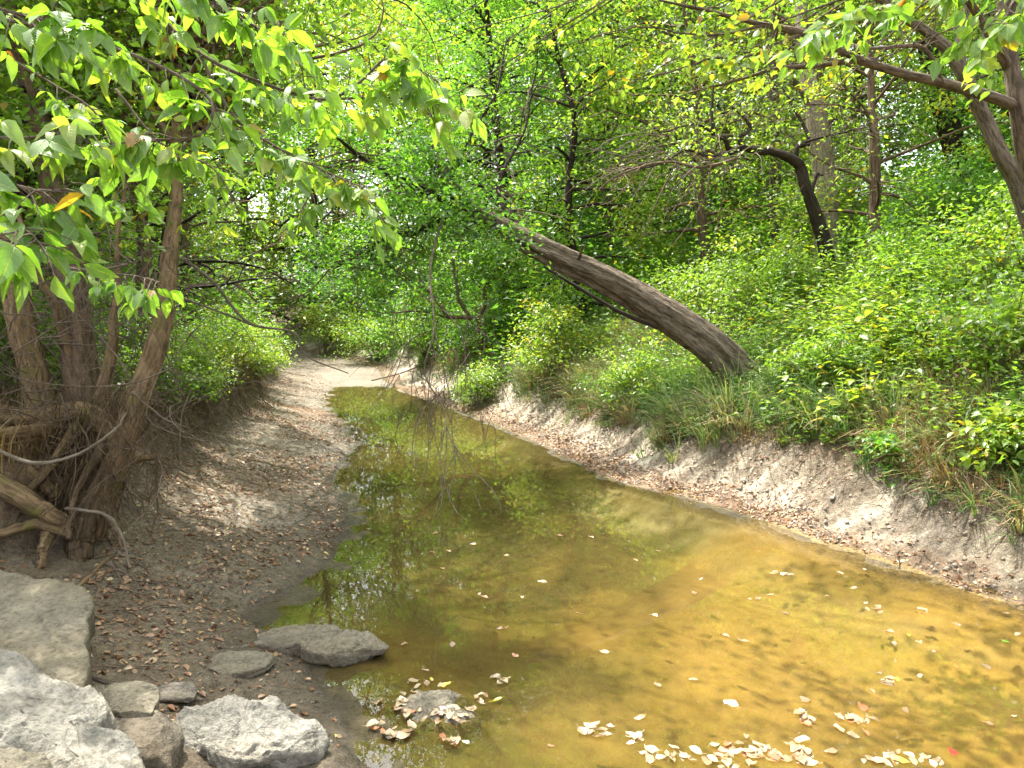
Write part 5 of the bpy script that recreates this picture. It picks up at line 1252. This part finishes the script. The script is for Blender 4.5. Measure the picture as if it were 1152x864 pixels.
CL = [(830, 850, 44, 62, 15, "pale dry leaf in the big drift of floating leaves at the bottom edge", .5), (905, 846, 14, 26, 12, "pale dry leaf in the big drift of floating leaves at the bottom edge", .45),
      (668, 825, 15, 24, 8, "pale leaf in the small floating patch left of the big bottom drift", .85), (748, 852, 12, 26, 9, "pale leaf in the bottom edge patch between two drifts", .8), (712, 832, 6, 12, 8, "pale leaf just right of the small floating patch", .6),
      (907, 808, 11, 18, 8, "dry leaf in the compact floating clump above the big drift", .5), (962, 815, 16, 20, 13, "dry leaf in the tan floating clump right of the compact one", .35),
      (998, 766, 8, 14, 9, "pale leaf in the narrow floating string at lower right", .8), (438, 826, 13, 26, 9, "tan leaf in the floating patch left below the ringed stone", .35), (512, 838, 8, 18, 7, "tan leaf in the floating patch below the ringed stone", .4),
      (500, 806, 20, 46, 9, "dry leaf in the ring round the rounded stone", .5), (455, 788, 8, 12, 10, "dry leaf in the ring round the rounded stone", .5), (540, 790, 8, 20, 9, "dry leaf in the ring round the rounded stone", .6), (490, 771, 6, 20, 4, "dry leaf in the ring round the rounded stone", .6), (565, 766, 8, 16, 5, "pale leaf in the streak right above the ringed stone", .8),
      (880, 646, 7, 14, 5, "tan leaf in the floating cluster near the right bank's foot", .3), (985, 684, 6, 12, 4, "tan leaf in the short floating row at right", .3), (1035, 688, 4, 9, 5, "tan leaf in the small clump by the right bank", .3), (412, 722, 5, 14, 4, "tan leaf beside the long low rock's tip", .3), (1000, 852, 8, 22, 9, "dry leaf in the loose patch at the bottom right", .4), (1040, 858, 7, 24, 7, "dry leaf in the loose patch at the bottom right", .6)]
for cx, cy_, n, sx_, sy_, lab, pc in CL:
    for k in range(n):
        kind = 'cream' if rf.rand() < pc else rf.choice(['tan', 'tan', 'rust'] if pc < .55 else ['tan', 'yellow', 'tan'])
        float_leaf(cx + rf.randn() * sx_ * .5, cy_ + rf.randn() * sy_ * .5, kind, lab, GR, None, .001 if 'stone' not in lab else .010, .012 * rf.rand() * (n > 9))
SG = [(680, 733, 'cream'), (740, 771, 'cream'), (735, 693, 'tan'), (822, 793, 'cream'), (587, 672, 'cream'), (570, 625, 'cream'), (532, 613, 'cream'), (485, 622, 'tan'), (498, 640, 'tan'), (470, 665, 'tan'), (540, 668, 'cream'), (545, 672, 'tan'), (508, 726, 'tan'), (563, 708, 'tan'), (570, 706, 'rust'), (580, 737, 'rust'), (478, 755, 'tan'), (455, 725, 'tan'), (665, 605, 'cream'), (630, 603, 'tan'), (740, 620, 'cream'), (715, 630, 'tan'), (850, 618, 'rust'), (787, 652, 'tan'), (780, 668, 'tan'), (843, 674, 'tan'), (853, 674, 'tan'), (866, 670, 'tan'), (815, 716, 'cream'), (837, 722, 'cream'), (883, 691, 'cream'), (930, 671, 'tan'), (945, 645, 'cream'), (972, 642, 'cream'), (960, 662, 'tan'), (1006, 725, 'cream'), (1033, 723, 'cream'), (1050, 733, 'tan'), (1076, 703, 'tan'), (1100, 703, 'tan'), (1132, 690, 'tan'), (1110, 750, 'cream'), (1145, 714, 'cream'), (1140, 806, 'cream'), (1112, 815, 'tan'), (1035, 761, 'cream'), (1000, 711, 'tan'), (906, 788, 'tan'), (1022, 715, 'yellow'), (780, 765, 'cream'), (1020, 800, 'tan'), (720, 807, 'tan'), (620, 840, 'tan'), (425, 790, 'tan'), (505, 620, 'tan'), (520, 560, 'tan'), (435, 505, 'tan'), (452, 497, 'tan'), (467, 535, 'tan'), (490, 600, 'tan'), (420, 610, 'tan'), (432, 640, 'tan'), (610, 655, 'cream'), (650, 690, 'cream')]
for a, b, kind in SG:
    side = "left half of the pool" if a < 620 else ("right side of the pool" if a > 880 else "middle of the pool")
    float_leaf(a, b, kind, f"lone {dict(cream='pale cream', tan='tan brown', rust='rust brown', yellow='yellow')[kind]} leaf floating apart on the {side}", GR)
float_leaf(1070, 846, 'red', "red leaf floating near the bottom right corner", GR, .085)
float_leaf(1130, 722, 'green', "green leaf floating close to the right edge of the photo", GR, .07)
float_leaf(1012, 857, 'yellow', "yellow-green leaf floating at the bottom edge left of the red leaf", GR, .09)
float_leaf(805, 839, 'green', "small green leaf caught in the big pale drift", GR, .045)

# the single green leaf poking in at the left edge above the corner block
sl = Leaves(990)
p_ = P(-8, 826, 2.9)
sl.add(p_[None], np.array([[1.0, .1, .12]]), np.array([[-.1, -.5, 1.0]]), .10, .6)
o = sl.build("fallen_leaf", M['leaf_near'], None, p_, LEAF_NEAR, smooth=True); o.location = p_
tag(o, "single bright green leaf at the left edge just above the corner stone block", "leaf")
